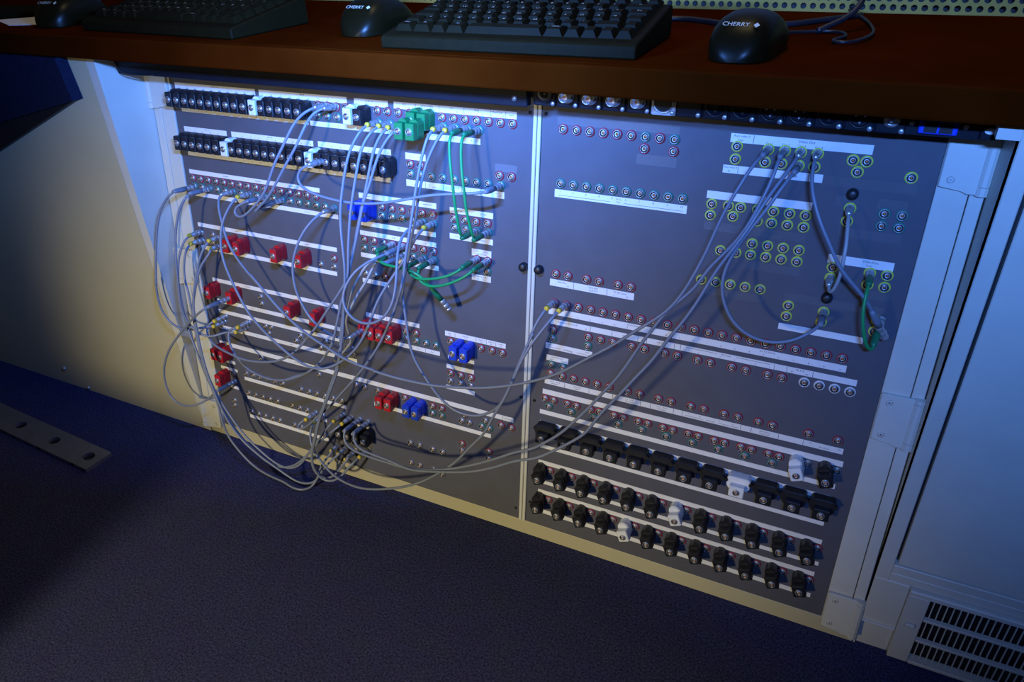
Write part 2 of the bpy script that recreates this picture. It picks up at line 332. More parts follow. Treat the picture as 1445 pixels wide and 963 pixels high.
# ------------------------------------------------------------------ patch panels
jack_prof = [(.0052, 0, 0), (.0052, .0022, 0), (.0048, .0030, 0), (.0044, .0030, 1), (.0043, .0006, 1), (.0029, .0006, 0), (.0029, .0026, 0), (.0017, .0026, 1), (.0016, .0008, 1), (.0012, .0008, 2), (.0012, .0024, 2), (0, .0027, 2)]
JACK = lathe_me('jack', jack_prof, [SILVER, HOLE, COPPER], 14)
RINGM = {k: lathe_me('colour_ring', [(.0064, 0), (.0064, .0011), (.0051, .0013), (.0051, 0)], m, 16) for k, m in RINGS.items()}
knob_me = lathe_me('knob', [(.0062, 0), (.0062, .006), (.0050, .0085), (.0025, .0092), (0, .0093)], BLACKP, 16)
DATA_J = [
 (-347.0, 615.8, 'r'), (-329.8, 615.8, 'r'), (-313.5, 615.8, 'r'), (-297.3, 615.8, 'r'), (-243.7, 615.8, 'r'), (-226.6, 615.8, 'r'),
 (-209.1, 615.8, 'r'), (-191.3, 615.8, 'r'), (-139.6, 614.8, 'r'), (-122.1, 614.8, 'r'), (-104.6, 614.8, 'r'), (-87.2, 614.8, 'r'),
 (-69.7, 614.8, 'r'), (-52.2, 614.8, 'r'), (-34.7, 614.8, 'r'), (-347.6, 601.5, 'g'), (-331.1, 601.5, 'g'), (-313.6, 601.5, 'g'),
 (-312.7, 601.5, 'g'), (-242.1, 599.8, 'g'), (-223.7, 599.8, 'g'), (-137.4, 602.7, 'g'), (-119.3, 602.7, 'g'), (-100.3, 602.7, 'g'),
 (-82.7, 602.7, 'g'), (-621.2, 480.3, 'r'), (-604.2, 480.3, 'r'), (-587.1, 480.3, 'r'), (-570.0, 480.3, 'r'), (-552.9, 480.3, 'r'),
 (-535.8, 480.3, 'r'), (-518.7, 480.3, 'r'), (-501.7, 480.3, 'r'), (-484.6, 480.3, 'r'), (-467.5, 480.3, 'r'), (-450.4, 480.3, 'r'),
 (-433.3, 480.3, 'r'), (-416.2, 480.3, 'r'), (-399.1, 480.3, 'r'), (-382.1, 480.3, 'r'), (-365.0, 480.3, 'r'), (-620.2, 466.8, 'g'),
 (-603.2, 466.8, 'g'), (-586.2, 466.8, 'g'), (-569.2, 466.8, 'g'), (-552.2, 466.8, 'g'), (-535.2, 466.8, 'g'), (-518.2, 466.8, 'g'),
 (-501.2, 466.8, 'g'), (-484.2, 466.8, 'g'), (-467.2, 466.8, 'g'), (-450.2, 466.8, 'g'), (-433.2, 466.8, 'g'), (-416.2, 466.8, 'g'),
 (-399.2, 466.8, 'g'), (-382.2, 466.8, 'g'), (-365.3, 466.8, 'g'), (-348.3, 466.8, 'g'), (-331.3, 466.8, 'g'), (-621.2, 386.5, 'k'),
 (-595.5, 386.5, 'k'), (-576.6, 386.5, 'k'), (-620.9, 371.6, 'k'), (-596.8, 371.6, 'k'), (-577.9, 371.6, 'k'), (-339.1, 385.5, 'r'),
 (-366.1, 371.6, 'k'), (-339.8, 371.6, 'k'), (-502.9, 290.8, 'k'), (-502.7, 278.0, 'k'), (-592.5, 236.6, 'k'), (-538.5, 236.0, 'k'),
 (-500.1, 236.7, 'k'), (-487.5, 236.7, 'k'), (-423.3, 234.6, 'k'), (-369.8, 235.8, 'k'), (-358.5, 233.1, 'k'), (-325.2, 235.3, 'k'),
 (-316.3, 234.7, 'k'), (-596.9, 225.7, 'k'), (-545.0, 225.5, 'k'), (-493.9, 224.7, 'k'), (-433.7, 223.1, 'k'), (-416.8, 225.5, 'k'),
 (-381.5, 221.6, 'k'), (-330.9, 220.6, 'k'), (-312.8, 223.4, 'k'), (-518.9, 170.2, 'k'), (-313.4, 167.9, 'k'), (-295.4, 167.9, 'k'),
 (-269.4, 167.9, 'k'), (-216.0, 167.9, 'r'), (-163.8, 166.9, 'r'), (-146.6, 166.9, 'r'), (-164.1, 153.3, 'g'), (-146.8, 153.3, 'g'),
 (-105.1, 165.7, 'k'), (-109.9, 154.5, 'k'), (-96.4, 154.5, 'k'), (-67.9, 166.2, 'k'), (-74.5, 154.1, 'g'), (-61.3, 154.1, 'g'),
 (-41.3, 165.7, 'r'), (-23.7, 165.7, 'r'), (-390.7, 168.2, 'k'), (-594.7, 119.6, 'k'), (-593.1, 105.4, 'k'), (-601.2, 62.7, 'k'),
 (-603.1, 51.9, 'k'), (-561.2, 129.9, 'k'), (-543.9, 129.9, 'k'), (-527.3, 129.9, 'k'), (-511.0, 129.9, 'k'), (-493.1, 129.9, 'k'),
 (-475.5, 129.9, 'k'), (-434.4, 128.5, 'k'), (-416.6, 128.5, 'k'), (-399.4, 128.5, 'k'), (-382.0, 128.5, 'k'), (-364.5, 128.5, 'k'),
 (-346.0, 128.5, 'k'), (-562.2, 88.8, 'k'), (-545.2, 88.8, 'k'), (-527.8, 88.8, 'k'), (-510.9, 88.8, 'k'), (-493.2, 88.8, 'k'),
 (-459.2, 88.8, 'k'), (-442.3, 88.8, 'k'), (-425.6, 88.8, 'k'), (-406.7, 88.8, 'k'), (-390.2, 88.8, 'k'), (-561.2, 48.7, 'k'),
 (-543.9, 48.7, 'k'), (-527.7, 48.7, 'k'), (-510.3, 48.7, 'k'), (-493.4, 48.7, 'k'), (-459.3, 48.7, 'k'), (-442.8, 48.7, 'k'),
 (-391.6, 48.7, 'k'), (-345.4, 101.5, 'k'), (-328.1, 101.5, 'k'), (-310.5, 101.5, 'k'), (-293.1, 101.5, 'k'), (-356.2, 39.1, 'k'),
 (-341.1, 37.2, 'k'), (-323.7, 36.7, 'k'), (-294.8, 44.8, 'k'), (-208.3, 84.7, 'k'), (-190.4, 85.1, 'k'), (-164.8, 84.8, 'k'),
 (-146.0, 85.0, 'k'), (-208.3, 45.4, 'k'), (-190.7, 45.4, 'k'), (-109.8, 111.9, 'r'), (-109.8, 98.8, 'k'), (-61.4, 111.3, 'r'),
 (-61.2, 98.9, 'k'), (-164.2, 45.2, 'k'), (-147.2, 41.9, 'k'), (-191.9, 547.6, 'r'), (-175.0, 547.6, 'r'), (-191.6, 534.0, 'g'),
 (-175.4, 534.0, 'g'), (-157.4, 534.0, 'g'), (-139.4, 534.0, 'g'), (-120.9, 534.0, 'g'), (-103.7, 534.0, 'g'), (-86.6, 534.0, 'g'),
 (-69.1, 534.0, 'g'), (-49.9, 534.0, 'g'), (-51.9, 547.0, 'r'), (-34.4, 547.0, 'r'), (-243.8, 479.7, 'r'), (-226.4, 479.7, 'r'),
 (-209.0, 479.7, 'r'), (-191.6, 479.7, 'r'), (-174.3, 479.7, 'r'), (-156.9, 479.7, 'r'), (-244.1, 467.1, 'g'), (-226.3, 467.1, 'g'),
 (-208.6, 467.1, 'g'), (-190.9, 467.1, 'g'), (-173.2, 467.1, 'g'), (-155.4, 467.1, 'g'), (-278.5, 425.6, 'r'), (-261.0, 425.6, 'r'),
 (-243.6, 425.6, 'r'), (-226.2, 425.6, 'r'), (-208.8, 425.6, 'r'), (-191.4, 425.6, 'r'), (-174.0, 425.6, 'r'), (-156.6, 425.6, 'r'),
 (-279.3, 412.2, 'g'), (-261.7, 412.2, 'g'), (-244.2, 412.2, 'g'), (-226.6, 412.2, 'g'), (-209.1, 412.2, 'g'), (-191.5, 412.2, 'g'),
 (-174.0, 412.2, 'g'), (-156.4, 412.2, 'g'), (-279.1, 371.2, 'k'), (-261.8, 371.2, 'k'), (-244.1, 371.1, 'r'), (-122.6, 479.4, 'r'),
 (-104.8, 479.4, 'r'), (-86.9, 479.4, 'r'), (-69.1, 479.4, 'r'), (-121.2, 466.5, 'g'), (-103.4, 466.5, 'g'), (-85.6, 466.5, 'g'),
 (-67.8, 466.5, 'g'), (-85.2, 425.7, 'r'), (-67.9, 425.7, 'r'), (-86.5, 410.0, 'g'), (-68.6, 410.0, 'g'), (-209.7, 288.4, 'r'),
 (-190.8, 288.4, 'r'), (-209.4, 275.5, 'g'), (-190.7, 275.5, 'g'), (-173.3, 275.5, 'g'), (-155.9, 275.5, 'g'), (-129.2, 288.4, 'r'),
 (-77.1, 288.4, 'r'), (-59.1, 288.4, 'r'), (-41.9, 288.4, 'r'), (-129.7, 234.1, 'r'), (-112.0, 234.1, 'r'), (-94.0, 234.1, 'r'),
 (-129.9, 220.9, 'k'), (-112.1, 220.9, 'k'), (-94.0, 220.9, 'k'), (35.2, 614.3, 'r'), (52.7, 614.3, 'r'), (70.2, 614.3, 'r'),
 (87.8, 614.3, 'r'), (105.3, 614.3, 'r'), (122.8, 614.3, 'r'), (140.3, 614.3, 'g'), (157.9, 614.3, 'r'), (175.4, 614.3, 'g'),
 (140.5, 600.5, 'r'), (175.6, 600.5, 'r'), (35.5, 546.7, 'g'), (53.0, 546.7, 'g'), (70.5, 546.7, 'g'), (88.1, 546.7, 'g'),
 (105.6, 546.7, 'g'), (123.1, 546.7, 'g'), (140.6, 546.7, 'g'), (158.1, 546.7, 'g'), (175.6, 546.7, 'g'), (193.1, 546.7, 'g'),
 (247.2, 613.3, 'y'), (281.5, 613.3, 'y'), (298.9, 613.3, 'y'), (315.7, 613.3, 'y'), (333.0, 613.3, 'y'), (247.3, 599.0, 'y'),
 (280.0, 599.0, 'y'), (297.6, 599.0, 'y'), (315.9, 599.0, 'y'), (332.1, 599.0, 'y'), (369.1, 610.1, 'y'), (382.6, 610.1, 'y'),
 (375.8, 598.3, 'y'), (427.9, 597.9, 'y'), (376.4, 558.8, 'y'), (376.2, 544.5, 'y'), (411.0, 557.6, 'g'), (428.3, 557.6, 'g'),
 (411.0, 544.0, 'g'), (428.2, 544.0, 'g'), (228.1, 544.9, 'y'), (247.5, 544.9, 'y'), (261.5, 544.9, 'y'), (280.6, 544.9, 'y'),
 (298.1, 544.9, 'y'), (315.7, 544.9, 'y'), (333.0, 544.9, 'y'), (228.3, 531.4, 'y'), (282.2, 531.4, 'y'), (298.2, 531.4, 'y'),
 (315.6, 531.4, 'y'), (333.2, 531.4, 'y'), (254.3, 533.3, 'y'), (280.9, 504.3, 'y'), (298.3, 504.3, 'y'), (315.7, 504.3, 'y'),
 (333.1, 504.3, 'y'), (281.0, 490.6, 'y'), (298.4, 490.6, 'y'), (315.8, 490.6, 'y'), (333.2, 490.6, 'y'), (246.0, 490.6, 'y'),
 (264.2, 490.6, 'y'), (228.4, 450.2, 'y'), (246.0, 450.2, 'y'), (263.5, 450.2, 'y'), (281.0, 450.2, 'y'), (298.6, 450.2, 'y'),
 (371.9, 490.5, 'y'), (410.8, 490.1, 'y'), (428.5, 490.1, 'y'), (372.2, 477.5, 'y'), (411.1, 476.3, 'y'), (428.6, 476.3, 'y'),
 (333.4, 436.1, 'y'), (333.4, 422.6, 'y'), (372.7, 435.6, 'y'), (372.4, 422.8, 'y'), (429.7, 436.6, 'y'), (429.5, 422.9, 'y'),
 (35.7, 424.5, 'r'), (53.2, 424.5, 'r'), (79.7, 424.5, 'r'), (97.4, 424.5, 'r'), (123.3, 424.5, 'r'), (140.9, 424.5, 'r'),
 (36.2, 382.6, 'r'), (53.6, 382.6, 'r'), (71.1, 382.6, 'r'), (88.6, 382.6, 'r'), (106.1, 382.6, 'r'), (123.6, 382.6, 'r'),
 (141.1, 382.6, 'r'), (158.6, 382.6, 'r'), (176.1, 382.6, 'r'), (193.6, 382.6, 'r'), (211.1, 382.6, 'r'), (228.6, 382.6, 'r'),
 (246.1, 382.6, 'r'), (263.6, 382.6, 'r'), (281.1, 382.6, 'r'), (298.6, 382.6, 'r'), (316.1, 382.6, 'r'), (333.6, 382.6, 'r'),
 (351.1, 382.6, 'r'), (368.6, 382.6, 'r'), (386.1, 382.6, 'r'), (403.6, 382.6, 'r'), (35.7, 341.9, 'r'), (88.2, 341.9, 'r'),
 (106.0, 341.9, 'r'), (123.5, 341.9, 'r'), (150.0, 341.9, 'r'), (167.5, 341.9, 'r'), (194.4, 341.9, 'r'), (211.5, 341.9, 'r'),
 (237.8, 341.9, 'r'), (254.4, 341.9, 'r'), (281.3, 341.9, 'r'), (298.8, 341.9, 'r'), (325.0, 341.9, 'r'), (342.3, 341.9, 'r'),
 (368.4, 341.9, 'w'), (385.6, 341.9, 'w'), (402.9, 341.9, 'w'), (420.2, 341.9, 'w'), (35.6, 328.7, 'g'), (88.4, 328.7, 'g'),
 (36.1, 287.8, 'g'), (53.6, 287.8, 'g'), (35.7, 273.7, 'r'), (53.7, 273.7, 'r'), (71.1, 273.7, 'r'), (88.7, 273.7, 'r'),
 (106.2, 273.7, 'r'), (124.1, 273.7, 'r'), (150.4, 273.7, 'r'), (167.9, 273.7, 'r'), (194.2, 273.7, 'r'), (211.4, 273.7, 'r'),
 (237.9, 273.7, 'r'), (255.2, 273.7, 'r'), (281.5, 273.7, 'r'), (299.2, 273.7, 'r'), (325.0, 273.7, 'r'), (342.4, 273.7, 'r'),
 (385.7, 273.7, 'r'), (420.2, 273.7, 'r'), (29.2, 231.1, 'r'), (42.8, 231.1, 'r'), (64.2, 231.1, 'r'), (78.3, 231.1, 'r'),
 (99.6, 231.1, 'r'), (112.7, 231.1, 'r'), (134.9, 231.1, 'r'), (148.5, 231.1, 'r'), (170.0, 231.1, 'r'), (183.4, 231.1, 'r'),
 (204.9, 231.1, 'r'), (218.5, 231.1, 'r'), (240.0, 231.1, 'r'), (253.1, 231.1, 'r'), (274.7, 231.1, 'r'), (288.0, 231.1, 'r'),
 (309.5, 231.1, 'r'), (323.0, 231.1, 'r'), (344.4, 231.1, 'r'), (357.6, 231.1, 'r'), (35.9, 219.3, 'g'), (70.9, 219.3, 'g'),
 (106.5, 219.3, 'g'), (141.8, 219.3, 'g'), (176.3, 219.3, 'g'), (211.2, 219.3, 'g'), (246.6, 219.3, 'g'), (281.4, 219.3, 'g'),
 (316.2, 219.3, 'g'), (350.8, 219.3, 'g'), (392.4, 231.6, 'k'), (427.0, 231.6, 'k'), (43.8, 109.0, 'r'), (78.6, 109.0, 'r'),
 (113.5, 109.0, 'r'), (148.3, 109.0, 'r'), (183.2, 109.0, 'r'), (218.1, 109.0, 'r'), (252.9, 109.0, 'r'), (287.8, 109.0, 'r'),
 (322.6, 109.0, 'r'), (357.5, 109.0, 'r'), (392.4, 109.0, 'r'), (427.2, 109.0, 'r'), (43.7, 54.8, 'r'), (78.5, 54.8, 'r'),
 (113.4, 54.8, 'r'), (148.2, 54.8, 'r'), (183.0, 54.8, 'r'), (217.8, 54.8, 'r'), (252.6, 54.8, 'r'), (287.4, 54.8, 'r'),
 (322.3, 54.8, 'r'), (357.1, 54.8, 'r'), (391.9, 54.8, 'r'), (426.7, 54.8, 'r'),
]
DATA_S = [
 [-630.5, -464.4, 630.4, 9, 's'],
 [-457.0, -295.2, 630.3, 9, 's'],
 [-282.6, -225.7, 629.8, 9, 's'],
 [-216.1, -29.5, 629.8, 9, 's'],
 [-623.7, -367.5, 593.6, 7, 's'],
 [-364.0, -216.7, 592.8, 7, 's'],
 [-164.2, -81.5, 592.0, 8, 's'],
 [-624.8, -533.2, 563.5, 8, 's'],
 [-523.1, -361.8, 563.7, 8, 's'],
 [-352.7, -223.8, 564.3, 8, 's'],
 [-624.5, -225.1, 524.3, 7, 's'],
 [-628.3, -357.3, 494.0, 7, 's'],
 [-621.7, -325.3, 457.0, 7, 's'],
 [-627.6, -332.9, 403.7, 7, 's'],
 [-627.8, -335.9, 363.6, 7, 's'],
 [-612.5, -339.0, 306.3, 7, 's'],
 [-608.3, -334.5, 267.5, 7, 's'],
 [-609.0, -339.4, 247.6, 7, 's'],
 [-614.7, -308.4, 216.0, 7, 's'],
 [-618.9, -21.0, 183.3, 8, 's'],
 [-278.5, -58.9, 143.8, 7, 's'],
 [-612.5, -587.3, 146.3, 6, 's'],
 [-625.0, -584.1, 130.9, 6, 's'],
 [-606.3, -587.0, 93.9, 6, 's'],
 [-568.8, -338.5, 120.8, 7, 's'],
 [-568.3, -383.8, 81.5, 7, 's'],
 [-324.1, -287.4, 89.2, 7, 's'],
 [-568.1, -382.9, 41.6, 7, 's'],
 [-199.8, -166.9, 562.8, 9, 's'],
 [-199.6, -44.7, 525.4, 9, 's'],
 [-59.2, -26.9, 562.3, 10, 't'],
 [-284.4, -151.0, 496.7, 8, 's'],
 [-283.3, -152.5, 454.2, 7, 's'],
 [-286.0, -152.1, 439.0, 7, 's'],
 [-286.9, -148.8, 404.0, 7, 's'],
 [-286.6, -237.8, 362.5, 7, 's'],
 [-129.0, -60.9, 494.7, 8, 's'],
 [-129.4, -60.7, 457.4, 8, 's'],
 [-93.8, -62.8, 440.2, 10, 's'],
 [-93.6, -62.9, 402.7, 9, 's'],
 [-284.5, -184.9, 305.1, 7, 's'],
 [-279.2, -149.0, 265.9, 7, 's'],
 [-139.3, -37.0, 304.0, 8, 's'],
 [-134.7, -89.1, 264.4, 6, 's'],
 [-137.4, -89.5, 248.5, 7, 's'],
 [-138.7, -87.8, 212.1, 7, 's'],
 [26.8, 180.1, 629.7, 10, 't'],
 [131.9, 180.6, 593.7, 12, 't'],
 [27.8, 199.7, 538.7, 10, 's'],
 [238.8, 386.4, 627.3, 10, 's'],
 [235.0, 343.0, 591.6, 9, 's'],
 [343.1, 435.9, 591.5, 11, 't'],
 [360.4, 372.1, 571.5, 11, 't'],
 [402.6, 431.6, 572.7, 11, 't'],
 [370.0, 432.9, 536.7, 10, 't'],
 [221.0, 337.6, 560.1, 9, 's'],
 [222.4, 337.5, 523.5, 10, 't'],
 [277.8, 338.4, 483.2, 10, 't'],
 [224.8, 303.8, 442.5, 9, 't'],
 [365.2, 432.9, 505.0, 10, 's'],
 [402.5, 435.6, 469.8, 10, 't'],
 [327.0, 433.5, 451.8, 10, 't'],
 [326.6, 420.7, 412.6, 8, 's'],
 [27.4, 145.9, 416.3, 9.5, 's'],
 [27.6, 410.5, 374.0, 9, 's'],
 [31.4, 425.1, 358.4, 8, 's'],
 [25.8, 95.4, 320.9, 9, 's'],
 [27.8, 61.2, 302.3, 8.5, 's'],
 [27.0, 428.8, 263.7, 8, 's'],
 [24.6, 432.2, 246.2, 8, 's'],
 [21.6, 429.5, 211.2, 7, 's'],
 [22.6, 429.3, 192.5, 7, 's'],
 [24.5, 427.5, 151.5, 6, 's'],
 [23.4, 430.6, 123.3, 7, 's'],
 [32.5, 433.0, 87.4, 6, 's'],
 [25.0, 431.2, 69.5, 7, 's'],
 [35.2, 432.8, 33.1, 7, 's'],
]
N_J, N_S = 231, 46
def text_on(parent, s, x, z, size, xo, m=INK):
    o = me_obj('lettering', text_me(s, size / 1000, m), parent, ((x - xo) / 1000, -.00048, z / 1000))
    return o
LBL = {
 0: [('1', -621.2, -6.6, 3.2), ('2', -604.2, -6.6, 3.2), ('3', -587.1, -6.6, 3.2), ('4', -570.1, -6.6, 3.2), ('5', -553.0, -6.6, 3.2), ('6', -536.0, -6.6, 3.2), ('7', -518.9, -6.6, 3.2), ('8', -501.9, -6.6, 3.2), ('9', -484.8, -6.6, 3.2), ('10', -467.8, -6.6, 3.2), ('MIC A 1-10', -545, -2.4, 3.0)],
 1: [('1', -450.0, -6.6, 3.2), ('2', -432.6, -6.6, 3.2), ('3', -415.2, -6.6, 3.2), ('4', -397.8, -6.6, 3.2), ('5', -380.4, -6.6, 3.2), ('6', -363.0, -6.6, 3.2), ('7', -345.6, -6.6, 3.2), ('8', -328.2, -6.6, 3.2), ('9', -310.8, -6.6, 3.2), ('MIC B', -375, -2.4, 3.0)],
 2: [('1', -279, -6.4, 3.2), ('2', -262, -6.4, 3.2), ('3', -245, -6.4, 3.2), ('4', -228, -6.4, 3.2), ('TC 1-4', -255, -2.6, 3.0), ('|', -262, 0, 0)],
 3: [('|', -181, 0, 0), ('|', -144, 0, 0), ('|', -106, 0, 0), ('|', -67, 0, 0), ('|', -45, 0, 0), ('PL2', -199, -2.6, 3.4), ('CTRL-A MPD', -163, -2.6, 3.4), ('CD', -125, -2.6, 3.4), ('DVD', -87, -2.6, 3.4), ('Music/Test', -57, -2.6, 3.4), ('Signal', -37, -4.5, 3.0), ('L', -207.5, -6.8, 3.0), ('R', -190.5, -6.8, 3.0), ('L', -171.5, -6.8, 3.0), ('R', -154.5, -6.8, 3.0), ('L', -133.5, -6.8, 3.0), ('R', -116.5, -6.8, 3.0), ('L', -95.5, -6.8, 3.0), ('R', -78.5, -6.8, 3.0), ('L', -65.5, -6.8, 3.0), ('R', -48.5, -6.8, 3.0)],
 4: [('1', -621.0, -3.5, 3), ('2', -604.0, -3.5, 3), ('3', -586.9, -3.5, 3), ('4', -569.9, -3.5, 3), ('5', -552.8, -3.5, 3), ('6', -535.8, -3.5, 3), ('7', -518.7, -3.5, 3), ('8', -501.6, -3.5, 3), ('9', -484.6, -3.5, 3), ('10', -467.5, -3.5, 3), ('11', -450.5, -3.5, 3), ('12', -433.4, -3.5, 3), ('13', -416.4, -3.5, 3), ('14', -399.4, -3.5, 3), ('15', -382.3, -3.5, 3)],
 5: [('1', -347.0, -3.5, 3), ('2', -330.1, -3.5, 3), ('3', -313.2, -3.5, 3), ('4', -296.3, -3.5, 3), ('5', -279.4, -3.5, 3), ('6', -262.5, -3.5, 3), ('7', -245.6, -3.5, 3), ('8', -228.7, -3.5, 3)],
 6: [('|', -128, 0, 0), ('|', -109, 0, 0), ('CD', -118, -3.5, 3.2), ('SP', -95, -3.5, 3.2), ('REC', -145, -3.5, 3.2)],
 7: [('1', -618.0, -5.6, 3.2), ('2', -601.4, -5.6, 3.2), ('3', -584.8, -5.6, 3.2), ('4', -568.2, -5.6, 3.2), ('5', -551.6, -5.6, 3.2), ('LTG 1-5', -575, -2.4, 2.8)],
 8: [('1', -517.0, -5.6, 3.2), ('2', -500.4, -5.6, 3.2), ('3', -483.8, -5.6, 3.2), ('4', -467.2, -5.6, 3.2), ('5', -450.6, -5.6, 3.2), ('6', -434.0, -5.6, 3.2), ('7', -417.4, -5.6, 3.2), ('8', -400.8, -5.6, 3.2), ('9', -384.2, -5.6, 3.2), ('10', -367.6, -5.6, 3.2), ('GF 1-10', -445, -2.4, 2.8)],
 9: [('1', -345.0, -5.6, 3.2), ('2', -328.4, -5.6, 3.2), ('3', -311.8, -5.6, 3.2), ('4', -295.2, -5.6, 3.2), ('5', -278.6, -5.6, 3.2), ('6', -262.0, -5.6, 3.2), ('7', -245.4, -5.6, 3.2), ('8', -228.8, -5.6, 3.2), ('GV 1-8', -290, -2.4, 2.8)],
 10: [('1', -617.6, -3.5, 2.8), ('2', -601.1, -3.5, 2.8), ('3', -584.6, -3.5, 2.8), ('4', -568.1, -3.5, 2.8), ('5', -551.6, -3.5, 2.8), ('6', -535.1, -3.5, 2.8), ('7', -518.6, -3.5, 2.8), ('8', -502.1, -3.5, 2.8), ('9', -485.6, -3.5, 2.8), ('10', -469.1, -3.5, 2.8), ('11', -452.6, -3.5, 2.8), ('12', -436.1, -3.5, 2.8), ('13', -419.6, -3.5, 2.8), ('14', -403.1, -3.5, 2.8), ('15', -386.6, -3.5, 2.8), ('16', -370.1, -3.5, 2.8), ('17', -353.6, -3.5, 2.8), ('18', -337.1, -3.5, 2.8), ('19', -320.6, -3.5, 2.8), ('20', -304.1, -3.5, 2.8), ('21', -287.6, -3.5, 2.8), ('22', -271.1, -3.5, 2.8), ('23', -254.6, -3.5, 2.8), ('24', -238.1, -3.5, 2.8)],
 11: [('Aufnahme 1', -547.0, -3.5, 2.6), ('Aufnahme 2', -479.2, -3.5, 2.6), ('Aufnahme 3', -411.5, -3.5, 2.6)],
 12: [('Mischer 1', -532.8, -3.5, 2.6), ('Mischer 2', -458.7, -3.5, 2.6), ('Mischer 3', -384.6, -3.5, 2.6)],
 13: [('Regie 1', -539.2, -3.5, 2.6), ('Regie 2', -465.5, -3.5, 2.6), ('Regie 3', -391.8, -3.5, 2.6)],
 14: [('Regie Ton 1', -540.2, -3.5, 2.6), ('Regie Ton 2', -467.3, -3.5, 2.6), ('Regie Ton 3', -394.3, -3.5, 2.6)],
 15: [('Kommando 1', -530.4, -3.5, 2.6), ('Kommando 2', -462.1, -3.5, 2.6), ('Kommando 3', -393.7, -3.5, 2.6)],
 16: [('Ton 1', -526.2, -3.5, 2.6), ('Ton 2', -457.7, -3.5, 2.6), ('Ton 3', -389.3, -3.5, 2.6)],
 18: [('Pult 1', -522.8, -3.5, 2.6), ('Pult 2', -446.2, -3.5, 2.6), ('Pult 3', -369.7, -3.5, 2.6)],
 19: [('Leitung 1', -439.5, -3.5, 2.6), ('Leitung 2', -290.1, -3.5, 2.6), ('Leitung 3', -140.6, -3.5, 2.6), ('|', -290, 0, 0), ('|', -39, 0, 0), ('Mess. Signal', -30, -4, 2.6)],
 28: [('A', -192, -4.5, 3.2), ('B', -176, -4.5, 3.2)],
 29: [('|', -168, 0, 0), ('|', -139, 0, 0), ('|', -110, 0, 0), ('|', -80, 0, 0), ('DAT', -184, -6.4, 3.2), ('L', -193, -2.6, 2.8), ('R', -175, -2.6, 2.8), ('MC1', -153, -6.4, 3.2), ('L', -162, -2.6, 2.8), ('R', -144, -2.6, 2.8), ('MC2', -124, -6.4, 3.2), ('L', -133, -2.6, 2.8), ('R', -115, -2.6, 2.8), ('L', -95, -3, 2.8), ('OSC.', -54, -2.8, 3.4), ('OUT', -52, -6.4, 3.4)],
 31: [('Monitor', -268, -4, 3), ('Lautsprecher', -166, -3.2, 3)],
 32: [('Linie', -250.0, -2.4, 2.4), ('1', -250.0, -5.2, 2.4), ('Linie', -232.6, -2.4, 2.4), ('2', -232.6, -5.2, 2.4), ('Linie', -215.2, -2.4, 2.4), ('3', -215.2, -5.2, 2.4), ('Linie', -197.8, -2.4, 2.4), ('4', -197.8, -5.2, 2.4), ('Linie', -180.4, -2.4, 2.4), ('5', -180.4, -5.2, 2.4), ('Linie', -163.0, -2.4, 2.4), ('6', -163.0, -5.2, 2.4)],
 33: [('K 101', -225, -3.5, 3), ('1', -278, -4, 2.6), ('2', -260, -4, 2.6), ('3', -242, -4, 2.6), ('4', -224, -4, 2.6), ('5', -206, -4, 2.6), ('6', -188, -4, 2.6), ('7', -170, -4, 2.6), ('8', -152, -4, 2.6)],
 34: [('1', -278, -4, 2.6), ('2', -260, -4, 2.6), ('3', -242, -4, 2.6), ('4', -224, -4, 2.6), ('5', -206, -4, 2.6), ('6', -188, -4, 2.6), ('7', -170, -4, 2.6), ('8', -152, -4, 2.6)],
 35: [('|', -270, 0, 0), ('|', -254, 0, 0), ('TB 1', -278, -3.5, 2.8), ('TB 2', -262, -3.5, 2.8), ('TB 3', -246, -3.5, 2.8)],
 36: [('TC IN', -113, -4, 3), ('TC OUT', -76, -4, 3)],
 37: [('OUT L', -117, -4, 2.8), ('REMIX', -76, -4, 2.8)],
 38: [('OUT L     OUT R', -78, -3, 2.6), ('INPUT PCM', -78, -7, 3)],
 39: [('INPUT PCM', -78, -3, 3), ('IN L     IN R', -78, -6.6, 2.6)],
 40: [('|', -264.6, 0, 0), ('|', -244.7, 0, 0), ('|', -224.7, 0, 0), ('|', -204.8, 0, 0), ('Rec 1', -274.5, -3.5, 2.6), ('Rec 2', -254.6, -3.5, 2.6), ('Rec 3', -234.7, -3.5, 2.6), ('Rec 4', -214.8, -3.5, 2.6), ('Rec 5', -194.9, -3.5, 2.6)],
 41: [('|', -253.2, 0, 0), ('|', -227.1, 0, 0), ('|', -201.1, 0, 0), ('|', -175.0, 0, 0), ('Rec 1', -266.2, -3.5, 2.6), ('Rec 2', -240.1, -3.5, 2.6), ('Rec 3', -214.1, -3.5, 2.6), ('Rec 4', -188.1, -3.5, 2.6), ('Rec 5', -162.0, -3.5, 2.6)],
 42: [('|', -122, 0, 0), ('|', -86, 0, 0), ('|', -69, 0, 0), ('|', -53, 0, 0), ('Leitg.', -131, -3, 2.8), ('Out', -131, -6, 2.4), ('Fade Out', -104, -3, 2.8), ('Out', -104, -6, 2.4), ('TonM 14', -77, -3, 2.8), ('Out', -77, -6, 2.4), ('TonM 16', -61, -3, 2.8), ('Out', -61, -6, 2.4), ('TonM 1', -45, -3, 2.8), ('Out', -45, -6, 2.4)],
